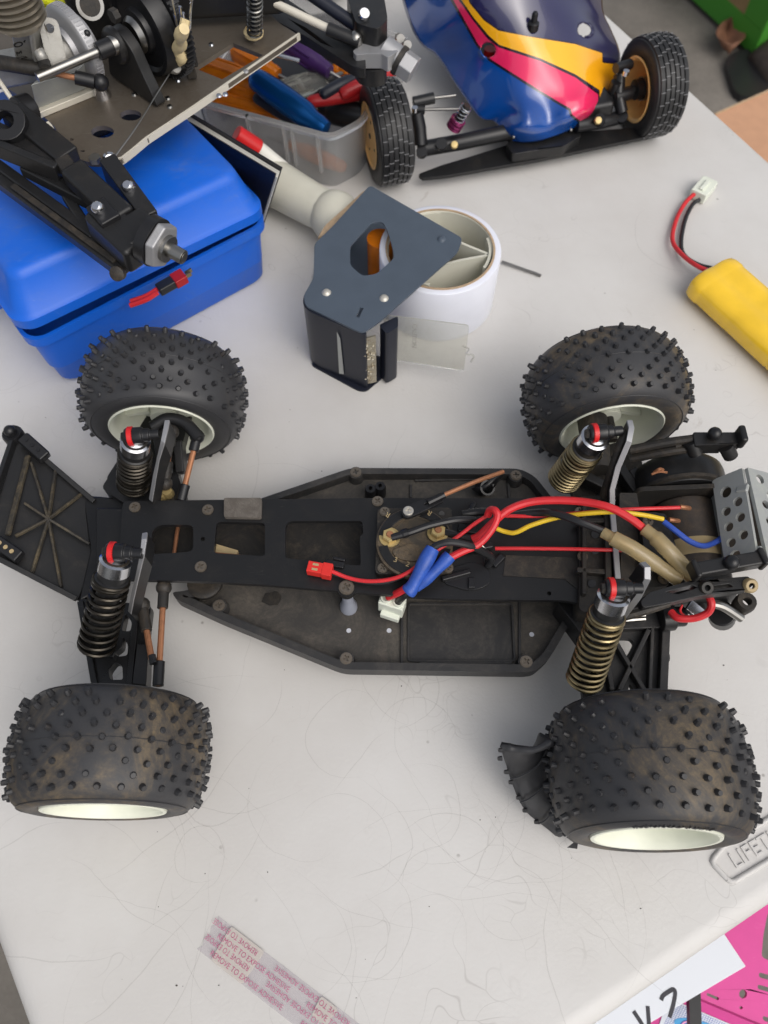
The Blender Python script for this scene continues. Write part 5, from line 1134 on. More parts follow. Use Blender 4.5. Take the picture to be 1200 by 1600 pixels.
V2 = []; dead = [False] * len(V)
g = G()
inside = [any(math.hypot(q[0] - c[0], (q[1] - c[1])) < r for c, r in hl) for q in pix]
F = []
for i in range(ni - 1):
    for j in range(nj - 1):
        f = (i * nj + j, i * nj + j + 1, (i + 1) * nj + j + 1, (i + 1) * nj + j)
        if all(inside[a] for a in f): continue
        F.append(f)
for a in range(len(V)):                       # pull the cut edge out to a clean circle
    if inside[a]:
        for c, r in hl:
            dx, dy = pix[a][0] - c[0], pix[a][1] - c[1]; d = math.hypot(dx, dy)
            if 0 < d < r:
                q = P(c[0] + dx / d * r, c[1] + dy / d * r, V[a].z); V[a] = q; pix[a] = Q(q)
used = sorted({a for f in F for a in f}); ren = {a: i for i, a in enumerate(used)}
g.add([V[a] for a in used], [tuple(ren[a] for a in f) for f in F])
shell = obj('body_shell', g, shell_mat(), buggy, ang=70)
for nm, poly in (('pink', stripe_pink), ('yellow', stripe_yel), ('navy', navy_area)):
    at = shell.data.attributes.new(nm, 'FLOAT', 'POINT')
    at.data.foreach_set('value', [max(-12, min(12, sdist(pix[a], poly))) for a in used])
at = shell.data.attributes.new('top', 'FLOAT', 'POINT'); at.data.foreach_set('value', [1.0] * len(used))
s_ = shell.modifiers.new('t', 'SOLIDIFY'); s_.thickness = .0012; s_.offset = -1
def surf(px, py):
    i = min(range(len(V)), key=lambda a: (pix[a][0] - px) ** 2 + (pix[a][1] - py) ** 2); return V[i].copy()
# raised crease lines pressed in the shell
p = surf(832, 42); g = G(); g.lathe([(.44, -.2), (.44, .3), (.36, .36), (.24, .4), (.24, .95), (.16, 1.1), (0, 1.12)], Matrix.Translation(p), 18); obj('body_post', g, M_['blackclean'], buggy)
p = P(763, 82, surf(762, 92).z - .9); g = G(); g.cyl(p - Vector((0, 0, 1.2)), p + Vector((.1, .0, .3)), .46, n=16); obj('red_shock_cap', g, M_['red'], buggy)
g = G(); g.lathe([(0, 0), (1.6, 0)], Matrix.Translation(p - Vector((0, 0, .2))), 20); obj('shock_tower', g, M_['black'], buggy)
for x, y in ((803, 213), (901, 197), (893, 205)):
    p = surf(x, y); g = G(); g.ball(p, .16, 10, 6); obj('shell_rivet', g, M_['steel'], buggy)
# front blade bumper, nose block
g = G(); g.prism(roundpoly(PP([(653, 272), (690, 258), (730, 246), (768, 234), (800, 224), (900, 206), (985, 200), (1026, 205), (1027, 210), (990, 218), (842, 249), (700, 274), (660, 278)], 1.35), .2, 2), 1.05, 1.35); obj('blade_bumper', g, M_['black'], buggy, bevel=.06)
g = G(); q = [P(x, y, 1.06) for x, y in ((660, 279.5), (700, 275.5), (842, 250.5), (990, 219.5), (1027, 211.5))]
for a, b in zip(q, q[1:]): g.bar(a, b, .12, .3)
obj('worn_bumper_edge', g, mat('scuffed_grey_edge', srgb(104, 108, 110), .6, dust=(srgb(180, 180, 178), 90, .45, .7, .6)), buggy)
g = G(); g.prism(roundpoly(PP([(790, 226), (900, 200), (908, 215), (880, 232), (800, 244)], 2.0), .3, 3), 1.36, 2.2); obj('nose_block', g, M_['black'], buggy, bevel=.15)
# wheels
def ribbed_wheel(c, R, W, outer_left, inner_seen):
    w = group_part('front_wheel', buggy)
    axd = be1; M = frame(c, axd, (0, 0, 1))
    g = G(); pr = [(R * .60, -W * .40), (R * .64, -W * .47), (R * .76, -W * .5), (R * .88, -W * .48)]
    nr = 6
    pr += [(R * .93, -W * .44)]
    for k in range(nr):
        u0_ = -W * .41 + W * .82 * k / nr; u1_ = u0_ + W * .82 / nr; rc = lambda u: R * (1 - .05 * (abs(u) / (W * .5)) ** 2.5)
        pr += [(rc(u0_) - .13, u0_ + .02), (rc(u0_), u0_ + .06), (rc(u1_), u1_ - .06), (rc(u1_) - .13, u1_ - .02)]
    pr += [(R * .93, W * .44), (R * .88, W * .48), (R * .76, W * .5), (R * .64, W * .47), (R * .60, W * .40), (R * .60, -W * .40)]
    g.lathe(pr, M, 72); obj('tyre', g, M_['tread2'], w, ang=30)
    g = G(); rnd = random.Random(int(c.x * 10))
    for i in range(26):
        a = 2 * math.pi * i / 26
        for s in (-1, 1):
            n_ = 3
            for k in range(n_):
                u = s * W * (.07 + .13 * k); rr = R * (1 - .05 * (abs(u) / (W * .5)) ** 2.5); aa = a + .05 * k + (.10 if s > 0 else 0)
                T = M @ Matrix.Rotation(aa, 4, 'Z'); g.box(T @ Vector((rr - .02, 0, u)), (.09, .05, W * .125), T.to_3x3())
    obj('tread_sipes', g, mat('chalky_tread_edge', srgb(120, 120, 122), .7), w, kind='stuff')
    g = G(); s = -1
    g.lathe([(R * .64, s * W * .50), (R * .60, s * W * .51), (R * .575, s * W * .475), (R * .55, s * W * .465), (R * .30, s * W * .45), (R * .12, s * W * .46), (0, s * W * .46)] if not inner_seen else [(R * .64, s * W * .50), (R * .60, s * W * .51), (R * .56, s * W * .46), (R * .54, s * W * .1), (R * .5, W * .2), (R * .28, W * .22), (R * .26, -W * .05), (0, -W * .05)], M, 48)
    obj('rim', g, M_['orange'], w, ang=40)
    if inner_seen:
        g = G()
        for k in range(6):
            T = M @ Matrix.Rotation(k * math.pi / 3 + .3, 4, 'Z'); g.box(T @ Vector((R * .40, 0, W * .06)), (R * .26, .16, W * .34), T.to_3x3())
        obj('rim_web', g, M_['orange'], w, kind='stuff')
        g = G(); g.lathe([(R * .2, -W * .1), (R * .2, -W * .5), (.35, -W * .52), (.35, -W * .9)], M, 20); obj('wheel_bearing', g, M_['black'], w)
        g = G(); g.lathe([(R * .215, -W * .30), (R * .235, -W * .30), (R * .235, -W * .12), (R * .215, -W * .12)], M, 24); obj('bearing_ring', g, M_['steel'], w)
    else:
        for aa in (0.2, 1.77, 3.34, 4.9):
            T = M @ Matrix.Rotation(aa, 4, 'Z'); q = T @ Vector((R * .36, 0, -W * .458)); gg = G(); gg.cyl(q, q - axd * .03, .11, n=10); obj('rim_hole', gg, M_['wireblack'], w)
        g = G(); q = M @ Vector((0, 0, -W * .46)); g.cyl(q, q - axd * .06, .2, n=14); obj('axle_hole', g, M_['wireblack'], w)
    return w
ribbed_wheel(P(604, 208, 3.75), 3.85, 2.9, True, False)
ribbed_wheel(P(1017, 136, 3.75), 3.85, 2.9, False, True)
def bpart(nm, pts, r, m='blackclean', n=12, smooth=False, par=None, bevel=0):
    g = G(); g.tube(P3(pts), r, n, smooth=smooth); return obj(nm, g, M_[m], par or buggy, bevel=bevel)
bpart('lower_arm', [(652, 234, 2.2), (720, 222, 2.6), (800, 205, 2.8)], .62); bpart('lower_arm', [(974, 182, 2.2), (940, 190, 2.6), (900, 196, 2.8)], .55)
for x, y, z in ((659, 238, 2.3), (690, 226, 2.9), (972, 184, 2.4), (937, 188, 3.0)):
    bpart('arm_bushing', [(x, y + 2, z), (x, y - 2, z + .4)], .45)
for x, y, z in ((710, 226, 3.2), (935, 188, 3.4)):
    g = G(); g.lathe([(0, .1), (.25, .08), (.3, 0), (.3, -.2)], frame(P(x, y, z), (0, -.6, .8)), 12); obj('arm_screw', g, M_['brass'], buggy)
bpart('steering_block', [(650, 176, 4.8), (655, 200, 3.8), (657, 226, 2.8)], .55); bpart('steering_block', [(968, 118, 4.8), (966, 150, 3.8), (972, 176, 2.9)], .5)
bpart('block_tower', [(963, 128, 4.8), (955, 150, 3.6), (950, 168, 3.2)], .42); bpart('stub_axle', [(960, 152, 3.8), (985, 146, 3.8)], .5)
bpart('rod_end', [(646, 160, 5.4), (678, 153, 5.5)], .42); bpart('camber_link', [(678, 153, 5.5), (712, 149, 5.6)], .13, 'steel'); bpart('steering_link', [(660, 171, 4.9), (730, 170, 5.0)], .12, 'steel')
bpart('rod_end', [(962, 107, 5.6), (985, 100, 5.5)], .40); bpart('rod_end', [(645, 170, 5.0), (664, 171, 5.0)], .36)
for x, y, z in ((648, 174, 5.2), (977, 117, 5.5)):
    g = G(); g.cyl(P(x, y, z), P(x, y, z) + Vector((0, 0, .35)), .24, n=12); obj('ball_stud', g, M_['chrome'], buggy)
fsh = group_part('front_shock', buggy)
g = G(); a, b = P(728, 168, 5.6), P(708, 200, 3.8); g.helix(a, b, .42, 8, .05, 6, 14); obj('spring', g, M_['chrome'], fsh)
M_['magenta'] = mat('magenta_anodised', srgb(150, 60, 110), .25, .7)
for t in (.62, .78, .92):
    q = a.lerp(b, t); g = G(); g.lathe([(.3, -.12), (.62, -.1), (.62, .1), (.3, .12)], frame(q, b - a), 20); obj('collar', g, M_['magenta'], fsh)
g = G(); g.cyl(a - (b - a).normalized() * .2, b, .3, n=12); obj('damper_rod', g, M_['black'], fsh)
g = G(); g.box((11.8, 66.0, 3.0), (9, 20, 2.2), rotz(rad(14.8)).to_3x3()); obj('chassis_pan', g, M_['black'], buggy, bevel=.4)
g = G(); bw = P(700, -140, 4)
for s in (-1, 1):
    pass
# dust and scuff free rear tyres stand beyond the frame on the same axle lines
for s in (-10.4, 11.4):
    c = Vector((11.1, 57, 4.2)) + be1 * s + be2 * 27; w = group_part('rear_wheel', buggy)
    g = G(); g.lathe([(2.4, -1.9), (3.4, -2.2), (4.1, -1.8), (4.25, 0), (4.1, 1.8), (3.4, 2.2), (2.4, 1.9), (2.4, -1.9)], frame(c, be1, (0, 0, 1)), 40); obj('tyre', g, M_['tread2'], w)
    g = G(); g.lathe([(0, -1.4), (2.2, -1.6), (2.5, -1.9), (2.5, 1.9), (2.2, 1.6), (0, 1.4)], frame(c, be1, (0, 0, 1)), 36); obj('rim', g, M_['orange'], w)

# ================================================================ clear tray of hand tools
TC = [(300, 156), (518, 215), (566, 190), (640, 60), (420, -30)]
tpoly = roundpoly(PP(TC, 5.2), .8, 3)
ctr_ = P(480, 120, 0)
tray2 = thing('tool_tray', 'shallow clear plastic tray holding screwdrivers behind the tape dispenser', 'tool tray', ctr_)
inn2 = offset(tpoly, .16)
g = G(); g.prism([(ctr_.x + (x - ctr_.x) * .965, ctr_.y + (y - ctr_.y) * .965) for x, y in inn2], .05, .2); obj('tray_floor', g, M_['frost'], tray2)
g = G(); n = len(tpoly)
def ring_(sc, poly, z): return [Vector((ctr_.x + (x - ctr_.x) * sc, ctr_.y + (y - ctr_.y) * sc, z)) for x, y in poly]
g.loft([ring_(.955, tpoly, .2), ring_(.985, tpoly, 4.9), ring_(1.015, tpoly, 4.95), ring_(1.015, tpoly, 5.2), ring_(.985, inn2, 5.2), ring_(.965, inn2, 4.6), ring_(.95, inn2, .22)], caps=False); obj('tray_wall', g, M_['frost'], tray2, ang=40)
a_, b_ = P(300, 156, 5.1), P(518, 215, 5.1); outn = Vector(((b_ - a_).y, -(b_ - a_).x, 0)).normalized()
for t in (.40, .66, .72, .90):
    q = a_.lerp(b_, t); g = G(); g.loft([[q + outn * .05 + Vector((0, 0, .1)), q + outn * .35 + Vector((0, 0, .1)), q + outn * .35 + (b_ - a_).normalized() * .22 + Vector((0, 0, .1)), q + outn * .05 + (b_ - a_).normalized() * .22 + Vector((0, 0, .1))], [v - outn * .15 + Vector((0, 0, -3.4)) for v in (q + outn * .05, q + outn * .3, q + outn * .3 + (b_ - a_).normalized() * .2, q + outn * .05 + (b_ - a_).normalized() * .2)]]); obj('wall_rib', g, M_['frost'], tray2)
def screwdriver(a, b, r, m, label, shaft=None, flutes=0, name='screwdriver', cat='screwdriver'):
    a, b = P(*a), P(*b); L = (b - a).length; t = thing(name, label, cat, (a + b) / 2 - Vector((0, 0, r))); T = frame(a, b - a)
    g = G(); g.lathe([(0, 0), (r * .55, .02 * L), (r * .8, .06 * L), (r * .86, .12 * L), (r * .98, .3 * L), (r, .5 * L), (r * .95, .72 * L), (r * .7, .82 * L), (r * .72, .9 * L), (r * .6, .98 * L), (0, L)], T, 24); h = obj('handle', g, M_[m], t)
    if flutes:
        g = G()
        for k in range(flutes):
            R_ = T @ Matrix.Rotation(2 * math.pi * k / flutes, 4, 'Z'); g.tube([R_ @ Vector((r * .90, 0, .16 * L)), R_ @ Vector((r * .99, 0, .45 * L)), R_ @ Vector((r * .93, 0, .7 * L))], r * .13, 6)
        obj('grip_flutes', g, M_[m], h, kind='stuff')
    if shaft: g = G(); g.tube([b - (b - a).normalized() * .2, P(*shaft)], .16 if r < 1 else .2, 8, smooth=False); obj('shaft', g, M_['steel'], t)
    return t
screwdriver((392, 118, 6.4), (512, 204, 4.8), 1.0, 'bluean', 'metallic blue anodised driver handle lying across the clear tray rim', None, 0)
screwdriver((428, 52, 6.2), (517, 114, 5.2), .85, 'purple', 'dark purple handled screwdriver pointing to the buggy wheel', (556, 138, 4.4), 6)
screwdriver((296, 100, 5.6), (432, 150, 4.4), 1.15, 'amber', 'amber handled screwdriver seen under the alloy plate cut-out', None, 8)
screwdriver((318, 142, 4.2), (470, 180, 3.0), 1.0, 'amber', 'second amber handle deeper in the clear tray beneath the blue driver', None, 8)
screwdriver((362, 76, 4.6), (436, 118, 3.8), .9, 'amber', 'short amber handle at the far corner of the plate cut-out', (480, 142, 3.2), 6)
screwdriver((575, 96, 4.6), (520, 112, 4.0), .8, 'amber', 'yellowish amber handle beside the silver hex hub', None, 6)
screwdriver((420, 150, 4.4), (512, 122, 4.4), .8, 'clear', 'clear handled screwdriver lying under the purple one', (540, 112, 4.2), 6)
screwdriver((575, 182, 3.4), (500, 170, 3.0), 1.1, 'blackclean', 'fat black tool handle at the right end of the clear tray', None, 0)
screwdriver((478, 160, 4.9), (606, 138, 4.9), .55, 'redtool', 'smooth red tool grip lying behind the black tyre', None, 0, 'plier_grip', 'pliers')
screwdriver((530, 150, 5.2), (618, 110, 5.4), .62, 'redtool', 'ribbed dark red tool grip above the smooth red one', None, 0, 'plier_grip', 'pliers')
screwdriver((540, 262, 1.0), (450, 226, 1.2), .6, 'amber', 'orange handle lying low inside the front of the clear tray', (420, 215, 1.3), 0)
screwdriver((470, 96, 5.6), (534, 72, 4.8), .7, 'blackclean', 'short black tool handle lying behind the purple screwdriver', (572, 58, 4.2), 5)
screwdriver((396, 150, 5.0), (470, 196, 4.2), .45, 'navyplastic', 'thin dark navy tool handle tucked beside the blue driver', None, 0)
screwdriver((500, 150, 5.4), (560, 118, 5.6), .5, 'navyplastic', 'thin dark navy tool handle lying between the red grips', (586, 104, 5.6), 0)
g = G(); g.tube(P3([(424, 84, 7.2), (468, 95, 6.8)]), .16, 8, smooth=False); o = obj('steel_bit', g, M_['chrome'], org=P(446, 90, 6.6)); tag(o, 'bright steel driver bit beside the edge of the alloy plate', 'driver bit')
g = G(); g.box(P(430, 110, 1.2), (13, 8, 1.6), rotz(.4).to_3x3()); g.box(P(500, 90, 1.4), (9, 10, 2), rotz(.2).to_3x3()); o = obj('tool_pouch', g, M_['wireblack'], org=P(460, 100, .3), bevel=.3, kind=None); tag(o, 'black tool pouch under the screwdrivers in the clear tray', 'pouch')

# ================================================================ nitro car chassis standing on the case
nit = thing('nitro_car_chassis', 'stripped nitro car chassis of brown grey alloy with engine resting on the blue case', 'model car', P(150, 120, 12.4))
NZ = 13.0
npx = [(168, 254), (186, 252), (206, 236), (228, 218), (300, 170), (467, 55), (436, 36), (345, -60), (-40, -60), (-60, 90), (30, 150), (84, 196), (112, 244), (140, 254)]
nh = [PP([(303, 106), (364, 67), (411, 86), (347, 124)], NZ)] + [PP(circ(x, y, rx, 18, ry), NZ) for x, y, rx, ry in ((204, 180, 17, 8.5), (160, 206, 18, 9.5), (112, 218, 3, 2), (129, 236, 3.5, 2), (288, 115, 2, 1.6), (70, 172, 12, 7))]
g = G(); g.prism(roundpoly(PP(npx, NZ), .25, 2), NZ - .3, NZ, nh); obj('alloy_plate', g, M_['darkalu'], nit, bevel=.03)
g = G(); eq = [P(x, y, NZ - .16) for x, y in ((178, 255), (192, 250.5), (208, 238), (230, 219.5), (302, 171.5), (468, 56.5))]
for a, b in zip(eq, eq[1:]): g.bar(a, b, .14, .44)
obj('plate_lip', g, M_['edge'], nit)
for x, y, m in ((330, 70, 'chrome'), (278, 126, 'chrome'), (262, 154, 'steel'), (210, 148, 'steel'), (384, 112, 'alu'), (265, 167, 'steel'), (352, 148, 'chrome'), (342, 150, 'chrome')):
    g = G(); g.lathe([(0, .12), (.14, .1), (.19, 0)], Matrix.Translation(P(x, y, NZ)), 12); obj('plate_screw', g, M_[m], nit)
p = P(172, 249, 13.4); g = G(); g.lathe([(0, .3), (.28, .28), (.42, .12), (.42, 0), (.2, -.05), (.2, -.5)], frame(p, (.3, -.8, .6)), 16); obj('ball_screw', g, M_['chrome'], nit)
p = P(150, 252, 13.2); g = G(); g.cyl(p, p + Vector((0, 0, .3)), .36, n=6); obj('hex_nut', g, M_['steel'], nit)
# crankshaft line: engine, flywheel, shaft, spur gear
sx = Vector((.68, .73, -.02)).normalized()
eng = group_part('engine', nit)
ec = P(21, 38, 19.1) + Vector((0, .9, 0))
g = G(); pr = [(0, -.6), (1.1, -.6), (1.1, -.3)]
for i in range(10): z = -.2 + i * .34; pr += [(1.2, z), (1.55, z + .03), (1.55, z + .16), (1.2, z + .2)]
g.lathe(pr + [(0, 3.6)], Matrix.Translation(ec), 36); obj('cooling_fins', g, M_['fins'], eng, ang=30)
fq = [P(16, 52, 18.6), P(47, 43, 18.6), P(55, 99, 16.0), P(24, 97, 16.0)]
g = G(); bk = Vector((.3, 1.6, -.4)); g.loft([fq, [v + bk for v in fq]]); obj('crankcase', g, M_['cast'], eng, bevel=.12)
g = G(); g.box(P(28, 104, 15.2), (3.4, 1.6, 1.6), rotz(.3).to_3x3()); obj('crankcase_base', g, M_['cast'], eng, bevel=.3)
g = G(); g.tube(P3([(48, 44, 18.7), (52, 70, 17.5), (58, 98, 16.2)]), .16, 8); obj('casting_ridge', g, M_['cast'], eng)
fx = (fq[1] - fq[0]).normalized(); fz = fx.cross(fq[0] - fq[3]).normalized(); fy = fz.cross(fx)
for u, v, s_, h_ in ((.04, .52, 'OS', .72), (.10, .26, 'MAX', .5)):
    T = Matrix((fx, fy, fz)).transposed().to_4x4(); T.translation = fq[3].lerp(fq[0], v).lerp(fq[2].lerp(fq[1], v), u) + fz * .03; text(s_, h_, T, M_['dirty'], 'cast_letters', eng, extrude=.03)  # letters in a darker colour, standing in for the shadows of the relief
T = Matrix((fx, fy, fz)).transposed().to_4x4(); T.translation = fq[3].lerp(fq[0], .10).lerp(fq[2].lerp(fq[1], .10), .45)
g = G(); g.lathe([(.3, 0), (.3, .06), (.38, .06), (.38, 0)], T, 20); obj('cast_ring', g, M_['dirty'], eng)
g = G(); T = frame(P(77, 42, 17.6), (.35, -.85, .4), (0, .3, 1)); g.prism(roundpoly([(-1.9, -.45), (.3, -.55), (.52, 0), (.3, .55), (-1.9, .65)], .45, 4), -.25, .25, [circ(-.05, 0, .24, 14)], T); obj('mount_lug', g, M_['cast'], eng, bevel=.1)
g = G(); g.tube(P3([(60, 80, 17.0), (65, 88, 16.8), (69, 96, 16.4)]), .32, 14); obj('carburettor_body', g, M_['cast'], eng)
g = G(); p = P(69, 97, 16.5); g.cyl(p, p + Vector((.15, -.5, -.1)), .34, n=14); obj('carburettor_inlet', g, M_['dirty'], eng)
fc = P(108, 76, 15.6); T = frame(fc, sx)
g = G(); g.cyl(fc - sx * 2.6, fc, 1.15, 1.0, 24); obj('crank_nose', g, M_['cast'], eng, bevel=.15)
g = G(); g.lathe([(0, -.4), (1.3, -.4), (1.35, -.1), (1.75, -.05), (2.05, 0), (2.25, .1), (2.3, .2), (2.3, .7), (2.2, .75), (1.6, .8), (1.5, 1.2), (.5, 1.3), (0, 1.3)], T, 56); obj('flywheel', g, M_['alu'], eng, ang=40)
g = G()
for k in range(64):
    R_ = T @ Matrix.Rotation(2 * math.pi * k / 64, 4, 'Z'); g.box(R_ @ Vector((2.3, 0, .45)), (.06, .1, .46), R_.to_3x3())
obj('flywheel_teeth', g, M_['alu'], eng, kind='stuff')
g = G(); q = P(136, 52, 17.0); g.ball(q, .2, 10, 6); obj('timing_hole', g, M_['wireblack'], eng)
q = [P(48, 133, 15.4), P(118, 113, 15.4), P(140, 136, 13.5), P(57, 172, 13.3)]
back = Vector((.9, 2.0, 0)); g = G(); g.loft([q, [v + back * .45 for v in q]]); obj('engine_mount', g, M_['heatsink'], nit, bevel=.06)
g = G(); g.bar(P(56, 179, 13.2), P(146, 142, 13.2), .5, .4); obj('mount_foot', g, M_['edge'], nit, bevel=.06)
s0, s1 = P(58, 121, 16.2), P(164, 76, 16.2)
g = G(); g.tube([s0, s1], .27, 14, smooth=False); obj('drive_shaft', g, M_['steel'], nit)
sd2 = (s1 - s0).normalized()
g = G(); g.tube([s1 - sd2 * .5, s1 + sd2 * .5], .5, 14, smooth=False); obj('shaft_coupling', g, M_['blackclean'], nit, bevel=.08)
g = G(); g.tube([s1 + sd2 * .4, s1 + sd2 * 1.3], .55, 16, smooth=False); obj('shaft_cup', g, M_['steel'], nit, bevel=.05)
T = frame(P(196, 76, 15.6), sx, (0, 0, 1))
g = G(); g.prism(roundpoly([(-2.5, -2.3), (-2.5, 2.6), (-.6, 1.7), (.6, 1.3), (1.25, .5), (1.25, -.5), (.6, -1.2), (-.6, -1.6)], .4, 3), -.35, .35, (), T); obj('bulkhead', g, M_['black'], nit, bevel=.1)
g = G(); g.lathe([(0, -.75), (.9, -.75), (1.05, -.55), (1.05, -.3)], frame(P(190, 66, 15.9), sx), 26); obj('bearing_boss', g, M_['black'], nit)
T = frame(P(206, 58, 16.1), sx)
g = G(); g.lathe([(.3, .0), (.85, 0), (1.05, .3), (.85, .6), (.3, .6)], T, 26); obj('output_flange', g, M_['steel'], nit)
T = frame(P(226, 44, 16.2), sx)
g = G(); g.lathe([(0, -.6), (1.2, -.6), (1.3, -.3), (2.1, -.3), (2.3, -.5), (2.55, -.5), (2.65, 0), (2.7, .5), (0, .6)], T, 44); obj('gear_hub', g, M_['blackclean'], nit, ang=40)
g = G(); nt = 60; pr = []
for k in range(nt):
    a = 2 * math.pi * k / nt
    for r_, d_ in ((2.95, -.03), (2.95, .02), (3.18, .035), (3.18, .07)): pr.append((r_ * math.cos(a + d_), r_ * math.sin(a + d_)))
g.prism(pr, .55, 1.2, [circ(0, 0, 1.2, 24)], T); obj('spur_gear', g, M_['blackclean'], nit)
g = G(); q = P(183, 22, 17.5); g.cyl(q, q - sx * .4, .4, n=6); obj('hub_bolt', g, M_['dirty'], nit)
g = G(); T = frame(P(141, 8, 17.0), (.2, -.85, .5)); g.lathe([(.6, .1), (.8, .1), (.8, -.3), (.6, -.3), (.6, .1)], T, 24); obj('diff_ring', g, M_['steel'], nit)
g = G(); g.lathe([(0, .05), (.6, .05), (.6, -.3)], T, 20); obj('diff_bearing', g, M_['dirty'], nit)
g = G(); g.box(P(168, -6, 15.2), (5.2, 3.2, 3.6), rotz(.3).to_3x3()); obj('gear_case', g, M_['black'], nit, bevel=.5)
g = G(); g.box(P(330, -25, 15.0), (9.5, 3.4, 2.8), rotz(.1).to_3x3()); obj('rear_gear_case', g, M_['black'], nit, bevel=.5)
# linkage
g = G(); g.tube(P3([(-12, 96, 16.2), (60, 108, 16.0), (75, 110, 15.8)]), .42, 12, smooth=False); obj('link_end', g, M_['dirty'], nit)
g = G(); g.tube(P3([(60, 109, 15.9), (128, 124, 15.2)]), .17, 10, smooth=False); obj('threaded_rod', g, M_['copper'], nit)
g = G(); g.tube(P3([(118, 121, 15.3), (148, 128, 15.0)]), .40, 12, smooth=False); g.ball(P(157, 129, 14.9), .5, 14, 8); obj('link_end', g, M_['blackclean'], nit, kind='stuff')
g = G(); g.lathe([(.55, 0), (.5, .3), (.3, 1.1), (.28, 1.5)], Matrix.Translation(P(161, 150, NZ)), 18); obj('standoff', g, M_['chrome'], nit)
g = G(); g.cyl(P(28, 176, 14.5), P(50, 168, 14.3), .85, n=20); obj('exhaust_stub', g, M_['blackclean'], nit, bevel=.1)
# perished rubber lump, clips and wire
g = G(); rr = P3([(288, 45, 18.5), (281, 58, 17.6), (283, 68, 16.8), (276, 78, 16), (283, 88, 15.4), (278, 98, 14.6)])
g.tube(rr, lambda t: .26 + .13 * math.sin(t * 9 + .5) ** 2 + .08 * noise.noise((t * 9, 2, 1)), 12); obj('rubber_strap', g, M_['rubbercream'], nit)
g = G(); g.lathe([(.0, .4), (.3, .4), (.42, .2), (.42, -.6), (0, -.6)], frame(P(272, 104, 14.4), (.5, -.6, .3)), 14); obj('strap_collar', g, M_['cast'], nit)
g = G(); g.box(P(292, 85, 14.6), (.6, .5, 3.0), rotz(.2).to_3x3()); g.box(P(298, 78, 15.2), (.5, .5, 2.0), rotz(.2).to_3x3()); obj('servo_saver', g, M_['dirty'], nit, bevel=.1, kind='stuff')
for q in ([(268, -6, 19), (274, 25, 18), (280, 50, 17), (284, 40, 17.4), (281, 10, 18.5)], [(300, -4, 19), (297, 22, 18), (296, 45, 17), (290, 44, 17), (286, 20, 18)], [(284, 52, 17.2), (280, 66, 16.4), (292, 66, 16.4)]):
    g = G(); g.tube(P3(q), .09, 8); obj('wire_clip', g, M_['chrome'], nit)
g = G(); g.tube(P3([(290, 30, 18), (287, 45, 17.6), (284, 56, 17.2)]), .28, 8); obj('strap_top', g, M_['rubbercream'], nit)
g = G(); g.tube(P3([(268, 110, 14.2), (244, 148, 13.9), (212, 200, 13.8), (179, 245, 13.6)]), .045, 6); obj('pull_wire', g, M_['steel'], nit)
# small upright damper on the plate
sd_ = group_part('small_shock', nit); a, b = P(398, -20, 17.0), P(398, 50, 13.9)
g = G(); g.helix(a, b, .46, 12, .07, 6, 14); obj('spring', g, M_['steel'], sd_)
g = G(); g.cyl(a, b, .3, n=12); obj('damper_body', g, M_['blackclean'], sd_)
g = G(); g.lathe([(.3, 0), (.62, .05), (.66, .3), (.5, .5)], Matrix.Translation(P(397, 56, 13.3)), 18); obj('damper_cup', g, M_['rubbercream'], sd_)
g = G(); g.cyl(P(397, 61, 13.02), P(397, 56, 13.4), .35, n=14); obj('damper_foot', g, M_['chrome'], sd_)
# right rear arm, shafts and alloy hub with hex nut
def nbar(nm, pts, r, m='black', n=12, smooth=False):
    g = G(); g.tube(P3(pts), r, n, smooth=smooth); return obj(nm, g, M_[m], nit)
g = G(); g.prism(roundpoly(PP([(408, 0), (440, -8), (570, 80), (572, 108), (552, 104), (480, 58), (425, 30)], 12.6), .3, 2), 11.9, 12.6, [PP([(452, 30), (476, 42), (520, 74), (500, 66)], 12.6)]); obj('suspension_arm', g, M_['black'], nit, bevel=.12)
nbar('tie_rod', [(430, 5, 14.4), (520, 48, 13.6)], .26, 'edge'); nbar('rod_end', [(512, 45, 13.7), (562, 66, 13.2)], .42, 'black'); nbar('drive_bone', [(470, -20, 14.6), (556, 40, 13.2)], .42, 'navyplastic')
g = G(); g.ball(P(556, 61, 13.3), .5, 14, 8); obj('rod_ball', g, M_['steel'], nit)
g = G(); g.prism(roundpoly(PP([(540, -12), (600, -8), (606, 30), (590, 46), (556, 36)], 14.2), .4, 3), 12.6, 14.2); obj('hub_block', g, M_['black'], nit, bevel=.2)
g = G(); g.prism(roundpoly(PP([(550, 88), (560, 106), (585, 112), (606, 104), (600, 88)], 11.8), .4, 3), 10.6, 11.8); obj('hub_base', g, M_['black'], nit, bevel=.2)
g = G(); g.lathe([(0, .22), (.32, .22), (.4, .1), (.4, -.1)], frame(P(569, 23, 14.5), (.2, -.5, .8)), 16); obj('hub_screw', g, M_['chrome'], nit)
g = G(); g.prism(roundpoly(PP([(551, 80), (566, 66), (590, 50), (598, 52), (600, 64), (620, 68), (622, 80), (606, 90), (596, 84), (572, 84), (556, 86)], 13.0), .12, 2), 12.0, 13.0); obj('alloy_knuckle', g, M_['alu'], nit, bevel=.15)
hx = P(610, 84, 12.4); hd_ = (P(632, 100, 12.0) - hx).normalized()
g = G(); g.cyl(hx - hd_ * .6, hx + hd_ * .9, .85, n=24); obj('axle_carrier', g, M_['alu'], nit, bevel=.08)
g = G(); g.cyl(hx + hd_ * .6, hx + hd_ * .9, .95, n=24); obj('bearing_ring', g, M_['dirty'], nit)
g = G(); g.cyl(hx + hd_ * .9, hx + hd_ * 1.9, .92, n=6); obj('hex_nut', g, M_['alu'], nit, bevel=.08)
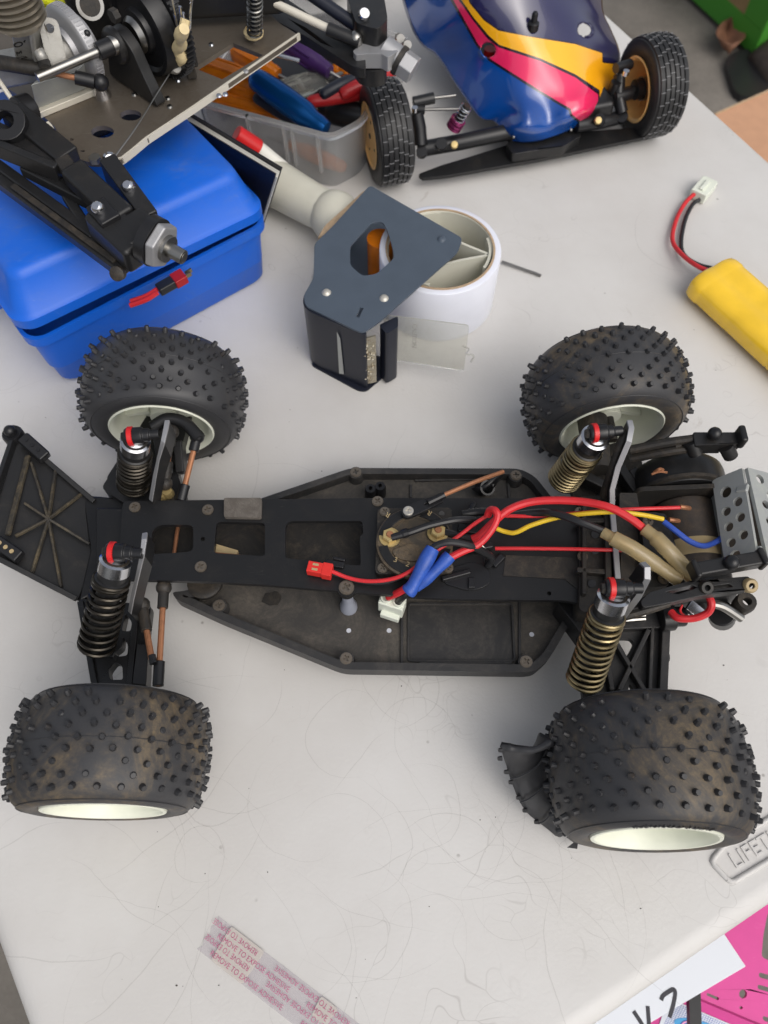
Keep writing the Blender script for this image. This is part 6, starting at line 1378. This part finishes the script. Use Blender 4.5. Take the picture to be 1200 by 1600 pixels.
for x, y in ((623, 58), (634, 68)):
    g = G(); g.cyl(P(x, y, 12), P(x + 3, y + 2, 12.6), .28, n=10); obj('knuckle_bolt', g, M_['steel'], nit)
# left front: arms reaching over the case to a hub with a big hex nut
def flatbar(nm, a, b, w, h, m='black', bev=.12):
    g = G(); g.bar(P(*a), P(*b), w, h); return obj(nm, g, M_[m], nit, bevel=bev)
flatbar('lower_arm', (-20, 262, 12.6), (196, 421, 12.0), 1.1, .8); flatbar('lower_arm', (-20, 248, 12.9), (150, 372, 12.3), .7, .7); flatbar('arm_brace', (104, 306, 12.7), (146, 372, 12.3), .6, .6); flatbar('arm_groove', (20, 290, 13.05), (180, 408, 12.5), .35, .15, 'dirty', .03)
g = G(); g.lathe([(0, .1), (.25, .08), (.42, 0), (.42, -.4)], frame(P(182, 428, 12.2), (-.1, -.7, .5)), 14); obj('arm_screw', g, M_['dirty'], nit)
flatbar('upper_arm', (-20, 205, 14.4), (100, 262, 13.8), 1.3, 1.0); flatbar('upper_arm', (20, 178, 14.8), (108, 250, 14.0), 1.5, 1.0); flatbar('upper_arm_rib', (-20, 225, 14.6), (92, 270, 14.0), .5, 1.1)
flatbar('pivot_rod', (98, 252, 14.2), (120, 282, 14.0), .9, .8, 'dirty'); flatbar('long_arm', (40, 262, 13.4), (150, 318, 13.0), .9, .7)
flatbar('hub_arm', (114, 268, 14.2), (196, 345, 13.8), 1.5, 1.2, 'black', .25); flatbar('hub_plate', (172, 262, 14.0), (238, 352, 13.2), 1.0, 1.8, 'black', .12); flatbar('hub_carrier', (156, 338, 13.6), (222, 400, 13.0), 2.0, 1.8, 'black', .3)
flatbar('hub_face', (200, 350, 13.4), (234, 388, 13.1), 2.2, 1.8, 'black', .3); flatbar('carrier_cap', (150, 322, 14.4), (176, 350, 14.2), 1.2, .7, 'blackclean')
g = G(); g.prism(circ(0, 0, 1.15, 20), 0, .7, [circ(0, 0, .5, 14)], frame(P(14, 196, 15.0), (.1, -.5, .9))); obj('bell_crank', g, M_['blackclean'], nit, bevel=.15)
for x, y, z in ((152, 324, 14.9), (200, 291, 14.6)):
    g = G(); g.lathe([(0, .25), (.2, .25), (.32, .15), (.36, 0), (.36, -.3)], frame(P(x, y, z), (-.1, -.5, .9)), 16); obj('hub_screw', g, M_['chrome'], nit)
hx = P(238, 376, 13.7); hd_ = (P(268, 392, 13.5) - hx).normalized()
g = G(); g.cyl(hx - hd_ * .3, hx + hd_ * .3, 1.35, n=28); obj('hub_washer', g, M_['blackclean'], nit)
g = G(); g.cyl(hx + hd_ * .3, hx + hd_ * .85, 1.36, 1.30, 6); obj('hex_nut', g, M_['alu'], nit, bevel=.12)
g = G(); g.cyl(hx + hd_ * .85, hx + hd_ * 1.1, .75, n=20); obj('nut_collar', g, M_['steel'], nit)
g = G(); g.cyl(hx + hd_ * 1.0, hx + hd_ * 2.0, .42, .40, 16); g.cyl(hx + hd_ * 2.0, hx + hd_ * 2.05, .3, n=14); obj('axle_stub', g, M_['steel'], nit, bevel=.05)
g = G(); g.tube(P3([(-14, 108, 15.8), (8, 140, 15.2), (24, 164, 14.6)]), .14, 8); obj('pale_clip', g, M_['edge'], nit)
g = G(); g.tube(P3([(72, 193, 13.8), (78, 200, 13.6), (82, 210, 13.2)]), .22, 8); obj('small_tab', g, M_['edge'], nit)
g = G(); g.box(P(150, 130, 11.4), (9, 7, 2.6), rotz(.6).to_3x3()); obj('skid_block', g, M_['black'], nit, bevel=.3)
# yellow fuel hose looped behind the engine
for i, q in enumerate(([(48, 6, 13.8), (70, 2, 14.4), (90, 10, 14.4), (112, 26, 13.8)], [(52, 16, 13.6), (74, 12, 13.8), (92, 22, 13.6), (108, 40, 13.3)], [(84, -12, 14.4), (104, -2, 14.4), (124, 10, 13.8)], [(60, -14, 14), (86, -8, 14.6), (108, 12, 14.0)])):
    g = G(); g.tube(P3(q), .26, 10); hz = obj('fuel_hose', g, M_['tubeyellow'], nit)
